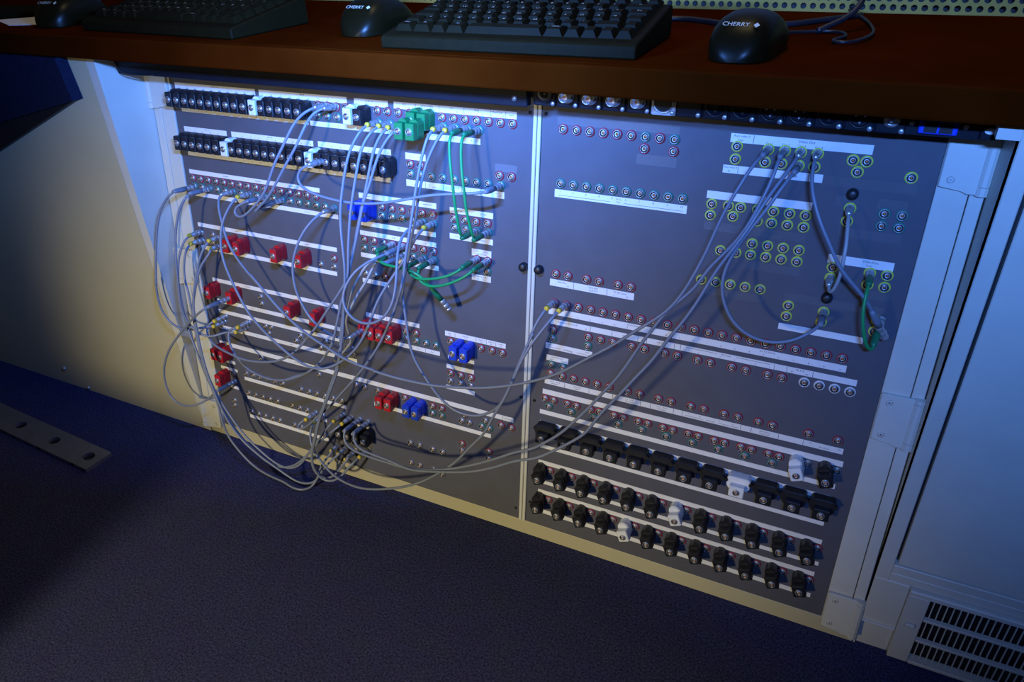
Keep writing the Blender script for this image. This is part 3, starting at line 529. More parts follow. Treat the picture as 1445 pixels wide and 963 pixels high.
 48: [('1', 35.5, -2.6, 3.4), ('2', 53.0, -2.6, 3.4), ('3', 70.5, -2.6, 3.4), ('4', 88.0, -2.6, 3.4), ('5', 105.5, -2.6, 3.4), ('6', 123.0, -2.6, 3.4), ('7', 140.5, -2.6, 3.4), ('8', 158.0, -2.6, 3.4), ('9', 175.5, -2.6, 3.4), ('10', 193.0, -2.6, 3.4), ('SV 16', 114, -3, 3.0), ('Out', 114, -6.6, 3.0), ('_', 33, -7.2, 70), ('_', 121, -7.2, 74)],
 49: [('|', 264, 0, 0), ('Auto video 4', 251, -2.6, 3.4), ('Out', 250, -7, 3.6), ('Video Out', 320, -3, 4.0), ('Out 1', 281.5, -7.6, 3.4), ('Out 2', 299, -7.6, 3.4), ('Out 3', 315.7, -7.6, 3.4), ('Out 4', 333, -7.6, 3.4)],
 50: [('|', 252, 0, 0), ('Auto video 4', 243, -2.4, 2.8), ('In', 242, -6.4, 3.4), ('1 - 2a', 311, -4.4, 4.4)],
 59: [('Video-Pass', 409, -3, 3.8), ('Out', 408, -7.2, 3.6)],
 63: [('|', 62, 0, 0), ('|', 109, 0, 0), ('Video Rec.', 45, -2.8, 3.2), ('L', 36, -7, 3), ('R', 54, -7, 3), ('DVD REC', 90, -3, 3.2), ('OUTPUT', 90, -6.8, 3.2), ('TC SM Zoom', 127, -3, 3.2), ('L', 119, -7, 3), ('R', 137, -7, 3)],
 64: [('L', 36.2, -6.6, 3), ('R', 53.6, -6.6, 3), ('1', 71.1, -6.6, 3), ('2', 88.6, -6.6, 3), ('3', 106.1, -6.6, 3), ('4', 123.6, -6.6, 3), ('5', 141.1, -6.6, 3), ('6', 158.6, -6.6, 3), ('7', 176.1, -6.6, 3), ('8', 193.6, -6.6, 3), ('9', 211.1, -6.6, 3), ('10', 228.6, -6.6, 3), ('1', 246.1, -6.6, 3), ('2', 263.6, -6.6, 3), ('3', 281.1, -6.6, 3), ('4', 298.6, -6.6, 3), ('5', 316.1, -6.6, 3), ('6', 333.6, -6.6, 3), ('7', 351.1, -6.6, 3), ('8', 368.6, -6.6, 3), ('9', 386.1, -6.6, 3), ('10', 403.6, -6.6, 3), ('GF DG SUR IN', 150, -2.6, 3.0), ('GV VG SUR IN', 320, -2.6, 3.0)],
 65: [('|', 90, 0, 0), ('|', 121, 0, 0), ('|', 157, 0, 0), ('|', 169, 0, 0), ('|', 206, 0, 0), ('|', 214, 0, 0), ('|', 331, 0, 0), ('|', 346, 0, 0), ('|', 376, 0, 0), ('Submaster HT 2 Out R', 57, -3, 3), ('L', 36, -6, 2.8), ('R', 84, -6, 2.8), ('GF Ltg.', 140, -4, 3), ('Ltg. In', 187, -3, 2.8), ('_', 221, -2.2, 40), ('ML Track', 272, -2.6, 3), ('_', 284, -2.2, 42), ('ML STB', 361, -2.6, 3), ('99', 352, -6, 2.6), ('100', 369, -6, 2.6), ('1', 220, -6, 2.6), ('2', 238, -6, 2.6), ('3', 265, -6, 2.6), ('4', 283, -6, 2.6), ('5', 309, -6, 2.6), ('6', 326, -6, 2.6)],
 66: [('In L', 32, -2.8, 3.2), ('In R', 88, -2.8, 3.2), ('18 Mischp.', 60, -6.2, 3.4), ('_', 28, -6.2, 20), ('_', 73, -6.2, 20)],
 67: [('von 18 Mischp.', 44, -2.4, 3), ('Out 1', 36, -6.2, 3.2), ('Out 2', 54, -6.2, 3.2)],
 68: [('|', 58, 0, 0), ('|', 95, 0, 0), ('|', 130, 0, 0), ('|', 138, 0, 0), ('|', 170, 0, 0), ('|', 184, 0, 0), ('|', 216, 0, 0), ('|', 228, 0, 0), ('|', 305, 0, 0), ('|', 318, 0, 0), ('|', 352, 0, 0), ('|', 382, 0, 0), ('Out L   Out R', 43, -2.6, 2.6), ('GF Mischer', 43, -5.8, 2.6), ('DVD REC', 77, -2.6, 2.6), ('INPUT', 77, -5.8, 2.6), ('In L    In R', 154, -2.6, 2.6), ('GF Mischer', 154, -5.8, 2.6), ('Out 1   Out 2', 200, -2.6, 2.6), ('GF Mischer', 200, -5.8, 2.6), ('_', 232, -5.6, 24), ('ML Track', 266, -5.6, 2.8), ('_', 276, -5.6, 26), ('ALR  HuMon', 335, -2.6, 2.6), ('Track Kopfh.', 335, -5.8, 2.6), ('99', 390, -2.8, 2.6), ('ML VF Pult', 407, -5.4, 2.8), ('100', 424, -2.8, 2.6), ('7', 236, -2.4, 2.6), ('8', 252, -2.4, 2.6), ('9', 277, -2.4, 2.6), ('10', 294, -2.4, 2.6)],
}
def make_panel(side, x0, x1, jacks, strips, s0, label):
    root = thing('patch_bay', label, 'patch bay', pw(x0, 0), (TILT, 0, 0))
    def L(x, z, d=0.): return ((x - x0) / 1000, -d / 1000, z / 1000)
    wd = (x1 - x0) / 1000
    fp = box('faceplate', 0, wd, 0, .003, .0008, .700, PANEL, root)
    for x, z, c in jacks:
        j = me_obj('jack', JACK, root, L(x, z))
        if c in RINGM: me_obj('colour_ring', RINGM[c], j)
    for i, (a, b, zt, h, k) in enumerate(strips):
        if k == 't':
            o = box('clear_tape', 0, (b - a) / 1000, -.0003, 0, -h / 1000, 0, TAPE, root)
        else:
            o = box('label_strip', 0, (b - a) / 1000, -.0004, 0, -h / 1000, 0, PAPER, root)
        o.location = L(a, zt)
        for t, tx, tz, ts in LBL.get(s0 + i, []):
            if t == '|': q = box('divider_line', -.00025, .00025, -.0005, -.0004, -h / 1000 + .0004, -.0004, INK, o); q.location = ((tx - a) / 1000, 0, 0)
            elif t == '_': q = box('rule_line', 0, ts / 1000, -.0005, -.0004, -.0002, .0002, INK, o); q.location = ((tx - a) / 1000, 0, tz / 1000)
            else: text_on(o, t, tx, tz, ts, a)
    return root, L
pl, LL = make_panel('left', -639, -6, DATA_J[:N_J], DATA_S[:N_S], 0, 'larger left grey patch panel with white label strips, crowded with blue-grey cords')
pr, LR_ = make_panel('right', 6, 452, DATA_J[N_J:], DATA_S[N_S:], N_S, 'right grey patch panel with lime-ringed sockets and rows of black plugs below')
# edge trim, posts and hinges belong to the panels
def pbox(root, L, name, x0, x1, y0, y1, z0, z1, m, bev=.0008):
    ox = L(0, 0)[0]
    return box(name, x0 / 1000 + ox, x1 / 1000 + ox, y0 / 1000, y1 / 1000, z0 / 1000, z1 / 1000, m, root, bev)
pbox(pl, LL, 'edge_trim', -5.6, -.6, -2.5, 3, 0.5, 690, CREAM2)
pbox(pr, LR_, 'edge_trim', .4, 5.4, -2.5, 3, 0.5, 690, CREAM2)
pbox(pl, LL, 'post', -667, -639.4, -3, 10, 0.5, 690, CREAM2); pbox(pl, LL, 'outer_post', -684, -668, -3, 10, .5, 690, CREAM2)
pbox(pr, LR_, 'post', 452.4, 482.6, -3, 10, 0.5, 690, CREAM2); pbox(pr, LR_, 'outer_post', 483.6, 497.0, -3, 10, .5, 690, CREAM2)
def hinge(root, L, sgn, xa, xb, z0, z1):
    """leaf from xa (panel side) to xb, knuckle at xb"""
    w_ = abs(xb - xa) / 1000
    bm = bmesh.new(); h = (z1 - z0) / 1000
    prism(bm, [(0, .001), (0, h), (sgn * w_, h), (sgn * w_, -.004), (sgn * w_ * .62, -.004), (sgn * w_ * .5, 0)], -.0085, -.003, 'y')
    bmesh.ops.bevel(bm, geom=bm.edges[:], offset=.001, segments=1, affect='EDGES')
    lf = me_obj('hinge_leaf', finish(bm, 'hinge_leaf', CREAM2), root, L(xa, z0))
    bm = bmesh.new()
    n = 10; r = .0062
    for z_0, z_1 in ((-.0045, .0045), (.0050, h - .0052), (h - .0047, h + .001)):
        prism(bm, [(r * math.cos(2 * math.pi * i / n), -.0055 + r * math.sin(2 * math.pi * i / n)) for i in range(n)], z_0, z_1, 'z')
    me_obj('knuckle', finish(bm, 'knuckle', CREAM2), lf, (sgn * (w_ - .002), 0, 0))
    for zz in (.009, h - .010):
        me_obj('screw', lathe_me('screw', [(.0042, .0084, 0), (.0042, .0087, 0), (.0036, .0087, 1), (.0034, .0085, 1), (.0031, .0085, 0), (.0030, .0088, 0), (.0012, .0088, 1), (0, .0086, 1)], [CREAM2, STEEL], 12), lf, (sgn * .010, 0, zz))
for z0, z1 in ((592, 655), (290, 352), (-8, 50)):
    hinge(pl, LL, -1, -642, -686, z0, z1); hinge(pr, LR_, 1, 453, 495, z0, z1)
for x, z in ((-12, 427),): me_obj('knob', knob_me, pl, LL(x, z))
for x, z in ((11, 427), (376, 575), (373, 454)): me_obj('knob', knob_me, pr, LR_(x, z))
dot = lathe_me('screw_hole', [(.0024, 0), (.0024, .0006), (0, .0007)], HOLE, 10)
for x, z in ((-11, 631), (-10, 223), (-12, 20)): me_obj('screw_hole', dot, pl, LL(x, z))
for x, z in ((11, 631), (12, 223), (12, 40)): me_obj('screw_hole', dot, pr, LR_(x, z))

# ------------------------------------------------------------------ loop plugs
PC = {'k': BLACKP, 'w': WHITEP, 'r': REDP, 'g': GREENP, 'b': BLUEP}
PN = {'k': 'black', 'w': 'white', 'r': 'red', 'g': 'green', 'b': 'blue'}
def stad_me(wd, ht, d0, d1, m, bev=.0012):
    bm = bmesh.new(); prism(bm, stadium(wd, ht), -d0, -d1, 'y')
    bmesh.ops.bevel(bm, geom=[e for e in bm.edges if abs(e.verts[0].co.y + d1) < 1e-6 and abs(e.verts[1].co.y + d1) < 1e-6], offset=bev, segments=2, affect='EDGES')
    me = finish(bm, 'body', m)
    return me
def wide_me(m):
    bm = bmesh.new()
    pts = [(-.0150, .002), (-.0150, .0085), (-.0120, .0112), (.0120, .0112), (.0150, .0085), (.0150, -.003), (.0115, -.0085), (-.0115, -.0085), (-.0150, -.003)]
    prism(bm, pts, 0, -.0155, 'y'); bmesh.ops.bevel(bm, geom=bm.edges[:], offset=.0011, segments=1, affect='EDGES')
    for sx in (-1, 1):
        prism(bm, [(sx * .0152 + .0022 * math.cos(i * math.pi / 3), .0045 + .0028 * math.sin(i * math.pi / 3)) for i in range(6)], -.0100, -.0160, 'y', 1)
    return finish(bm, 'body', [m, HOLE])
TESTJ = lathe_me('test_jack', [(.0047, 0, 0), (.0047, .0012, 0), (.0038, .0014, 1), (.0036, .0002, 1), (.0026, .0002, 0), (.0026, .0012, 0), (.0015, .0012, 1), (.0013, .0004, 2), (0, .0010, 2)], [SILVER, HOLE, COPPER], 14)
LM = {}
for k, m in PC.items():
    LM[k] = dict(V=(stad_me(.0142, .0282, 0, .0155, m), box_me('front_block', -.0066, .0066, -.0255, -.0150, -.0122, .0098, m, .0009)),
                 D=(stad_me(.0165, .0262, 0, .0155, m), box_me('front_block', -.0080, .0080, -.0255, -.0150, -.0128, .0050, m, .0012)),
                 W=(wide_me(m), box_me('front_block', -.0098, .0098, -.0255, -.0150, -.0132, .0028, m, .0012)))
def link(x, z, c, kind, label, group, d=0.):
    rz = {'D': R(22), 'V': 0, 'W': 0}[kind]
    o = thing('loop_plug', label, 'plug', pw(x, z, d), (0, 0, 0), group)
    o.rotation_euler = (ROT @ Matrix.Rotation(-rz, 4, 'Y')).to_euler()
    a, b = LM[c][kind]
    me_obj('body', a, o); me_obj('front_block', b, o)
    me_obj('test_jack', TESTJ, o, (0, -.0255, {'V': -.0012, 'D': -.0046, 'W': -.0052}[kind]))
    return o
LINKS = [
 (-621.4, 606.9, 'k', 'V', 0.0, 'black loop plug, first from left, top row of left panel', 'loop plugs in the top row'),
 (-604.4, 606.9, 'k', 'V', 0.0, 'black loop plug, second from left, top row of left panel', 'loop plugs in the top row'),
 (-587.3, 606.9, 'k', 'V', 0.0, 'black loop plug, third from left, top row of left panel', 'loop plugs in the top row'),
 (-570.2, 606.9, 'k', 'V', 0.0, 'black loop plug, fourth from left, top row of left panel', 'loop plugs in the top row'),
 (-553.2, 606.9, 'k', 'V', 0.0, 'black loop plug, fifth from left, top row of left panel', 'loop plugs in the top row'),
 (-536.1, 606.9, 'k', 'V', 0.0, 'black loop plug, sixth from left, top row of left panel', 'loop plugs in the top row'),
 (-519.1, 606.9, 'k', 'V', 0.0, 'black loop plug, seventh from left, top row of left panel', 'loop plugs in the top row'),
 (-502.0, 606.9, 'k', 'V', 0.0, 'black loop plug, eighth from left, top row of left panel', 'loop plugs in the top row'),
 (-485.0, 606.9, 'k', 'V', 0.0, 'black loop plug, ninth from left, top row of left panel', 'loop plugs in the top row'),
 (-467.9, 606.9, 'k', 'V', 0.0, 'black loop plug, tenth from left, top row of left panel', 'loop plugs in the top row'),
 (-450.9, 606.9, 'w', 'V', 0.0, 'white loop plug, eleventh from left, top row of left panel', 'loop plugs in the top row'),
 (-433.8, 606.9, 'k', 'V', 0.0, 'black loop plug, twelfth from left, top row of left panel', 'loop plugs in the top row'),
 (-416.8, 606.9, 'k', 'V', 0.0, 'black loop plug, thirteenth from left, top row of left panel', 'loop plugs in the top row'),
 (-399.7, 606.9, 'k', 'V', 0.0, 'black loop plug, fourteenth from left, top row of left panel', 'loop plugs in the top row'),
 (-382.6, 606.9, 'k', 'V', 0.0, 'black loop plug, fifteenth from left, top row of left panel', 'loop plugs in the top row'),
 (-365.6, 606.9, 'k', 'V', 0.0, 'black loop plug, sixteenth from left, top row of left panel', 'loop plugs in the top row'),
 (-278.6, 607.7, 'w', 'V', 0.0, 'white loop plug of the short black and white pair in the top row', 'loop plugs in the top row'),
 (-261.7, 607.6, 'k', 'V', 0.0, 'black loop plug of the short black and white pair in the top row', 'loop plugs in the top row'),
 (-617.6, 540.3, 'k', 'V', 0.0, 'black loop plug, first from left, second row of left panel', 'loop plugs in the second row'),
 (-601.1, 540.3, 'k', 'V', 0.0, 'black loop plug, second from left, second row of left panel', 'loop plugs in the second row'),
 (-584.6, 540.3, 'k', 'V', 0.0, 'black loop plug, third from left, second row of left panel', 'loop plugs in the second row'),
 (-568.1, 540.3, 'k', 'V', 0.0, 'black loop plug, fourth from left, second row of left panel', 'loop plugs in the second row'),
 (-551.6, 540.3, 'k', 'V', 0.0, 'black loop plug, fifth from left, second row of left panel', 'loop plugs in the second row'),
 (-535.1, 540.3, 'k', 'V', 0.0, 'black loop plug, sixth from left, second row of left panel', 'loop plugs in the second row'),
 (-518.6, 540.3, 'w', 'V', 0.0, 'white loop plug, seventh from left, second row of left panel', 'loop plugs in the second row'),
 (-502.1, 540.3, 'k', 'V', 0.0, 'black loop plug, eighth from left, second row of left panel', 'loop plugs in the second row'),
 (-485.6, 540.3, 'k', 'V', 0.0, 'black loop plug, ninth from left, second row of left panel', 'loop plugs in the second row'),
 (-469.1, 540.3, 'k', 'V', 0.0, 'black loop plug, tenth from left, second row of left panel', 'loop plugs in the second row'),
 (-452.6, 540.3, 'k', 'V', 0.0, 'black loop plug, eleventh from left, second row of left panel', 'loop plugs in the second row'),
 (-436.1, 540.3, 'k', 'V', 0.0, 'black loop plug, twelfth from left, second row of left panel', 'loop plugs in the second row'),
 (-419.6, 540.3, 'k', 'V', 0.0, 'black loop plug, thirteenth from left, second row of left panel', 'loop plugs in the second row'),
 (-403.1, 540.3, 'k', 'V', 0.0, 'black loop plug, fourteenth from left, second row of left panel', 'loop plugs in the second row'),
 (-386.6, 540.3, 'k', 'V', 0.0, 'black loop plug, fifteenth from left, second row of left panel', 'loop plugs in the second row'),
 (-370.1, 540.3, 'k', 'V', 0.0, 'black loop plug, sixteenth from left, second row of left panel', 'loop plugs in the second row'),
 (-353.6, 540.3, 'w', 'V', 0.0, 'white loop plug, seventeenth from left, second row of left panel', 'loop plugs in the second row'),
 (-337.1, 540.3, 'k', 'V', 0.0, 'black loop plug, eighteenth from left, second row of left panel', 'loop plugs in the second row'),
 (-320.6, 540.3, 'k', 'V', 0.0, 'black loop plug, nineteenth from left, second row of left panel', 'loop plugs in the second row'),
 (-304.1, 540.3, 'k', 'V', 0.0, 'black loop plug, twentieth from left, second row of left panel', 'loop plugs in the second row'),
 (-287.6, 540.3, 'k', 'V', 0.0, 'black loop plug, twenty-first from left, second row of left panel', 'loop plugs in the second row'),
 (-271.1, 540.3, 'k', 'V', 0.0, 'black loop plug, twenty-second from left, second row of left panel', 'loop plugs in the second row'),
 (-254.6, 540.3, 'k', 'V', 0.0, 'black loop plug, twenty-third from left, second row of left panel', 'loop plugs in the second row'),
 (-238.1, 540.3, 'k', 'V', 0.0, 'black loop plug, twenty-fourth from left, second row of left panel', 'loop plugs in the second row'),
 (-221.6, 540.3, 'k', 'V', 0.0, 'black loop plug, twenty-fifth from left, second row of left panel', 'loop plugs in the second row'),
 (-174.6, 610.2, 'g', 'V', 0.0, 'green loop plug at the panel, left of the rear pair in the top row', 'green loop plugs'),
 (-157.9, 609.6, 'g', 'V', 0.0, 'green loop plug at the panel, right of the rear pair in the top row', 'green loop plugs'),
 (-176.5, 599.6, 'g', 'V', 26.0, 'green loop plug stacked in front, left of the front pair in the top row', 'green loop plugs'),
 (-159.5, 599.8, 'g', 'V', 26.0, 'green loop plug stacked in front, right of the front pair in the top row', 'green loop plugs'),
 (-545.0, 379.7, 'r', 'V', 0.0, 'red loop plug, first from the left in the upper red row', 'red loop plugs'),
 (-521.3, 378.6, 'r', 'V', 0.0, 'red loop plug, second from the left in the upper red row', 'red loop plugs'),
 (-442.0, 379.4, 'r', 'V', 0.0, 'red loop plug, third from the left in the upper red row', 'red loop plugs'),
 (-391.9, 378.3, 'r', 'V', 0.0, 'red loop plug, fourth from the left in the upper red row', 'red loop plugs'),
 (-603.6, 286.6, 'r', 'V', 0.0, 'red loop plug, first from the left in the second red row', 'red loop plugs'),
 (-553.6, 285.6, 'r', 'V', 0.0, 'red loop plug, second from the left in the second red row', 'red loop plugs'),
 (-425.7, 285.2, 'r', 'V', 0.0, 'red loop plug, third from the left in the second red row', 'red loop plugs'),
 (-374.6, 282.4, 'r', 'V', 0.0, 'red loop plug, fourth from the left in the second red row', 'red loop plugs'),
 (-612.0, 165.4, 'r', 'V', 0.0, 'left red loop plug of the touching pair at the left panel edge', 'red loop plugs'),
 (-595.9, 164.3, 'r', 'V', 0.0, 'right red loop plug of the touching pair at the left panel edge', 'red loop plugs'),
 (-611.8, 112.6, 'r', 'V', 0.0, 'lowest single red loop plug at the left panel edge', 'red loop plugs'),
 (-276.9, 283.3, 'r', 'V', 0.0, 'red loop plug, first from the left in the group of four', 'red loop plugs'),
 (-260.8, 281.7, 'r', 'V', 0.0, 'red loop plug, second from the left in the group of four', 'red loop plugs'),
 (-244.2, 282.0, 'r', 'V', 0.0, 'red loop plug, third from the left in the group of four', 'red loop plugs'),
 (-225.9, 283.0, 'r', 'V', 0.0, 'red loop plug, fourth from the left in the group of four', 'red loop plugs'),
 (-252.4, 160.1, 'r', 'V', 0.0, 'left red loop plug of the pair beside the lower blue pair', 'red loop plugs'),
 (-235.3, 160.3, 'r', 'V', 0.0, 'right red loop plug of the pair beside the lower blue pair', 'red loop plugs'),
 (-199.9, 158.5, 'b', 'V', 0.0, 'left blue loop plug of the pair beside the lower red pair', 'blue loop plugs'),
 (-183.3, 158.4, 'b', 'V', 0.0, 'right blue loop plug of the pair beside the lower red pair', 'blue loop plugs'),
 (-112.6, 281.2, 'b', 'V', 0.0, 'left blue loop plug of the pair below the five-part label strip', 'blue loop plugs'),
 (-94.9, 281.1, 'b', 'V', 0.0, 'right blue loop plug of the pair below the five-part label strip', 'blue loop plugs'),
 (-281.3, 471.5, 'b', 'V', 0.0, 'left blue loop plug of the pair half hidden behind hanging cords', 'blue loop plugs'),
 (-261.1, 471.5, 'b', 'V', 0.0, 'right blue loop plug of the pair half hidden behind hanging cords', 'blue loop plugs'),
 (-340.3, 75.7, 'k', 'V', 0.0, 'black loop plug, first from left in the low dark group of four', 'low black loop plugs'),
 (-323.0, 75.7, 'k', 'V', 0.0, 'black loop plug, second from left in the low dark group of four', 'low black loop plugs'),
 (-305.6, 75.7, 'k', 'V', 0.0, 'black loop plug, third from left in the low dark group of four', 'low black loop plugs'),
 (-288.3, 75.7, 'k', 'V', 0.0, 'black loop plug, fourth from left in the low dark group of four', 'low black loop plugs'),
 (35.9, 176.4, 'k', 'W', 0.0, 'wide black loop plug, first from left, upper plug row of right panel', 'wide loop plugs on the right panel'),
 (70.9, 176.4, 'k', 'W', 0.0, 'wide black loop plug, second from left, upper plug row of right panel', 'wide loop plugs on the right panel'),
 (105.8, 176.4, 'k', 'W', 0.0, 'wide black loop plug, third from left, upper plug row of right panel', 'wide loop plugs on the right panel'),
 (140.8, 176.4, 'k', 'W', 0.0, 'wide black loop plug, fourth from left, upper plug row of right panel', 'wide loop plugs on the right panel'),
 (175.7, 176.4, 'k', 'W', 0.0, 'wide black loop plug, fifth from left, upper plug row of right panel', 'wide loop plugs on the right panel'),
 (210.7, 176.4, 'k', 'W', 0.0, 'wide black loop plug, sixth from left, upper plug row of right panel', 'wide loop plugs on the right panel'),
 (245.6, 176.4, 'k', 'W', 0.0, 'wide black loop plug, seventh from left, upper plug row of right panel', 'wide loop plugs on the right panel'),
 (280.5, 176.4, 'k', 'W', 0.0, 'wide black loop plug, eighth from left, upper plug row of right panel', 'wide loop plugs on the right panel'),
 (315.5, 176.4, 'w', 'W', 0.0, 'wide white loop plug, ninth from left, upper plug row of right panel', 'wide loop plugs on the right panel'),
 (350.4, 176.4, 'k', 'W', 0.0, 'wide black loop plug, tenth from left, upper plug row of right panel', 'wide loop plugs on the right panel'),
 (385.4, 176.4, 'k', 'W', 0.0, 'wide black loop plug, eleventh from left, upper plug row of right panel', 'wide loop plugs on the right panel'),
 (420.3, 176.4, 'k', 'W', 0.0, 'wide black loop plug, twelfth from left, upper plug row of right panel', 'wide loop plugs on the right panel'),
 (382.2, 224.1, 'w', 'D', 0.0, 'white loop plug alone near the right end of the three-socket groups', 'slanted loop plugs on the right panel'),
 (416.5, 224.7, 'k', 'D', 0.0, 'black loop plug at the right end of the three-socket groups', 'slanted loop plugs on the right panel'),
 (32.2, 102.4, 'k', 'D', 0.0, 'slanted black loop plug, first from left, middle plug row of right panel', 'slanted loop plugs on the right panel'),
 (67.2, 102.4, 'k', 'D', 0.0, 'slanted black loop plug, second from left, middle plug row of right panel', 'slanted loop plugs on the right panel'),
 (102.2, 102.4, 'k', 'D', 0.0, 'slanted black loop plug, third from left, middle plug row of right panel', 'slanted loop plugs on the right panel'),
 (137.2, 102.4, 'k', 'D', 0.0, 'slanted black loop plug, fourth from left, middle plug row of right panel', 'slanted loop plugs on the right panel'),
 (172.2, 102.4, 'k', 'D', 0.0, 'slanted black loop plug, fifth from left, middle plug row of right panel', 'slanted loop plugs on the right panel'),
 (207.2, 102.4, 'k', 'D', 0.0, 'slanted black loop plug, sixth from left, middle plug row of right panel', 'slanted loop plugs on the right panel'),
 (242.2, 102.4, 'w', 'D', 0.0, 'slanted white loop plug, seventh from left, middle plug row of right panel', 'slanted loop plugs on the right panel'),
 (277.2, 102.4, 'k', 'D', 0.0, 'slanted black loop plug, eighth from left, middle plug row of right panel', 'slanted loop plugs on the right panel'),
 (312.2, 102.4, 'k', 'D', 0.0, 'slanted black loop plug, ninth from left, middle plug row of right panel', 'slanted loop plugs on the right panel'),
 (347.2, 102.4, 'k', 'D', 0.0, 'slanted black loop plug, tenth from left, middle plug row of right panel', 'slanted loop plugs on the right panel'),
 (382.2, 102.4, 'k', 'D', 0.0, 'slanted black loop plug, eleventh from left, middle plug row of right panel', 'slanted loop plugs on the right panel'),
 (417.2, 102.4, 'k', 'D', 0.0, 'slanted black loop plug, twelfth from left, middle plug row of right panel', 'slanted loop plugs on the right panel'),
 (32.1, 48.0, 'k', 'D', 0.0, 'slanted black loop plug, first from left, bottom plug row of right panel', 'slanted loop plugs on the right panel'),
 (67.1, 48.0, 'k', 'D', 0.0, 'slanted black loop plug, second from left, bottom plug row of right panel', 'slanted loop plugs on the right panel'),
 (102.1, 48.0, 'k', 'D', 0.0, 'slanted black loop plug, third from left, bottom plug row of right panel', 'slanted loop plugs on the right panel'),
 (137.1, 48.0, 'k', 'D', 0.0, 'slanted black loop plug, fourth from left, bottom plug row of right panel', 'slanted loop plugs on the right panel'),
 (172.0, 48.0, 'w', 'D', 0.0, 'slanted white loop plug, fifth from left, bottom plug row of right panel', 'slanted loop plugs on the right panel'),
 (207.0, 48.0, 'k', 'D', 0.0, 'slanted black loop plug, sixth from left, bottom plug row of right panel', 'slanted loop plugs on the right panel'),
 (242.0, 48.0, 'k', 'D', 0.0, 'slanted black loop plug, seventh from left, bottom plug row of right panel', 'slanted loop plugs on the right panel'),
 (277.0, 48.0, 'k', 'D', 0.0, 'slanted black loop plug, eighth from left, bottom plug row of right panel', 'slanted loop plugs on the right panel'),
 (312.0, 48.0, 'k', 'D', 0.0, 'slanted black loop plug, ninth from left, bottom plug row of right panel', 'slanted loop plugs on the right panel'),
 (346.9, 48.0, 'k', 'D', 0.0, 'slanted black loop plug, tenth from left, bottom plug row of right panel', 'slanted loop plugs on the right panel'),
 (381.9, 48.0, 'k', 'D', 0.0, 'slanted black loop plug, eleventh from left, bottom plug row of right panel', 'slanted loop plugs on the right panel'),
 (416.9, 48.0, 'k', 'D', 0.0, 'slanted black loop plug, twelfth from left, bottom plug row of right panel', 'slanted loop plugs on the right panel'),
]
for x, z, c, k, d, lab, grp in LINKS:
    # measured at the test jack: move to the body centre
    off = {'V': 1.2, 'D': 4.6, 'W': 5.2}[k]
    link(x + (off * math.sin(R(22)) if k == 'D' else 0) * -1, z + off, c, k, lab, grp, d)

# ------------------------------------------------------------------ patch cords
def plug_prof(kind):
    p = [(.0046, 0, 0), (.0046, .0030, 0), (.0040, .0034, 0), (.0040, .0048, 0), (.0047, .0052, 0), (.0047, .0108, 0), (.0039, .0114, 0), (.0039, .0126, 0), (.0043, .0130, 0), (.0043, .0190, 0), (.0034, .0198, 0)]
    if kind == 'y': p += [(.0034, .0250, 0), (.0028, .0256, 0), (0, .0258)]
    elif kind == 'n': p += [(.0034, .0280, 0), (.0024, .0300, 0), (0, .0301)]
    else: p += [(.0034, .0225, 0), (.0030, .0235, 0), (0, .0236)]
    return p
PLUG = {k: lathe_me('plug', plug_prof(k), SILVER, 12, cap0=True) for k in 'yngb'}
SLEEVE = lathe_me('yellow_sleeve', [(0, .0245), (.0036, .0246), (.0036, .0290), (.0026, .0302), (0, .0303)], YELLOW, 10)
BOOT = {'b': lathe_me('boot', [(0, .0200), (.0040, .0202), (.0042, .0300), (.0036, .0400), (.0027, .0465), (0, .0466)], BOOTG, 10),
        'g': lathe_me('boot', [(0, .0200), (.0040, .0202), (.0042, .0300), (.0036, .0400), (.0027, .0450), (0, .0451)], BOOTN, 10)}
PLEN = dict(y=.030, n=.030, b=.046, g=.044)
CM = {'b': CORDG, 'w': CORDW, 'g': CORDN}
def add_plug(root, kind, loc, rot=None, cordcol='b'):
    p = me_obj('plug', PLUG[kind], root, loc)
    if rot is not None: p.rotation_euler = rot
    if kind == 'y': me_obj('yellow_sleeve', SLEEVE, p)
    if kind in 'bg': me_obj('boot', BOOT[kind], p)
    return p
def cord(c, label, group):
    sx, sz, sd, sk = c['s']
    O = Vector((sx, -sd, sz)) / 1000
    root = thing('patch_cable', label, 'cable', pw(sx, sz, sd), (TILT, 0, 0), group)
    n = Vector((0, -1, 0))
    pts = [n * (PLEN[sk] - .006), n * (PLEN[sk] + .004)]
    W = [Vector((x, -d, z)) / 1000 - O for x, z, d in c['w']]
    if (W[0] - pts[-1]).length < .012 and len(W) > 2: W = W[1:]
    add_plug(root, sk, (0, 0, 0))
    if c['e']:
        ex, ez, ed, ek = c['e']; E = Vector((ex, -ed, ez)) / 1000 - O
        endp = [E + n * (PLEN[ek] + .004), E + n * (PLEN[ek] - .006)]
        if (W[-1] - endp[0]).length < .012: W = W[:-1]
        add_plug(root, ek, E)
        path = spline(pts + W + endp)
    else:
        path = spline(pts + W)
        t = (path[-1] - path[-4]).normalized(); ek = c['t']
        q = t.to_track_quat('Y', 'Z')
        ln = PLEN[ek] - .003
        add_plug(root, ek, path[-1] + t * ln, q.to_euler())
    me_obj('cord', sweep('cord', path, .0020, CM[c['c']], 8), root)
    return root
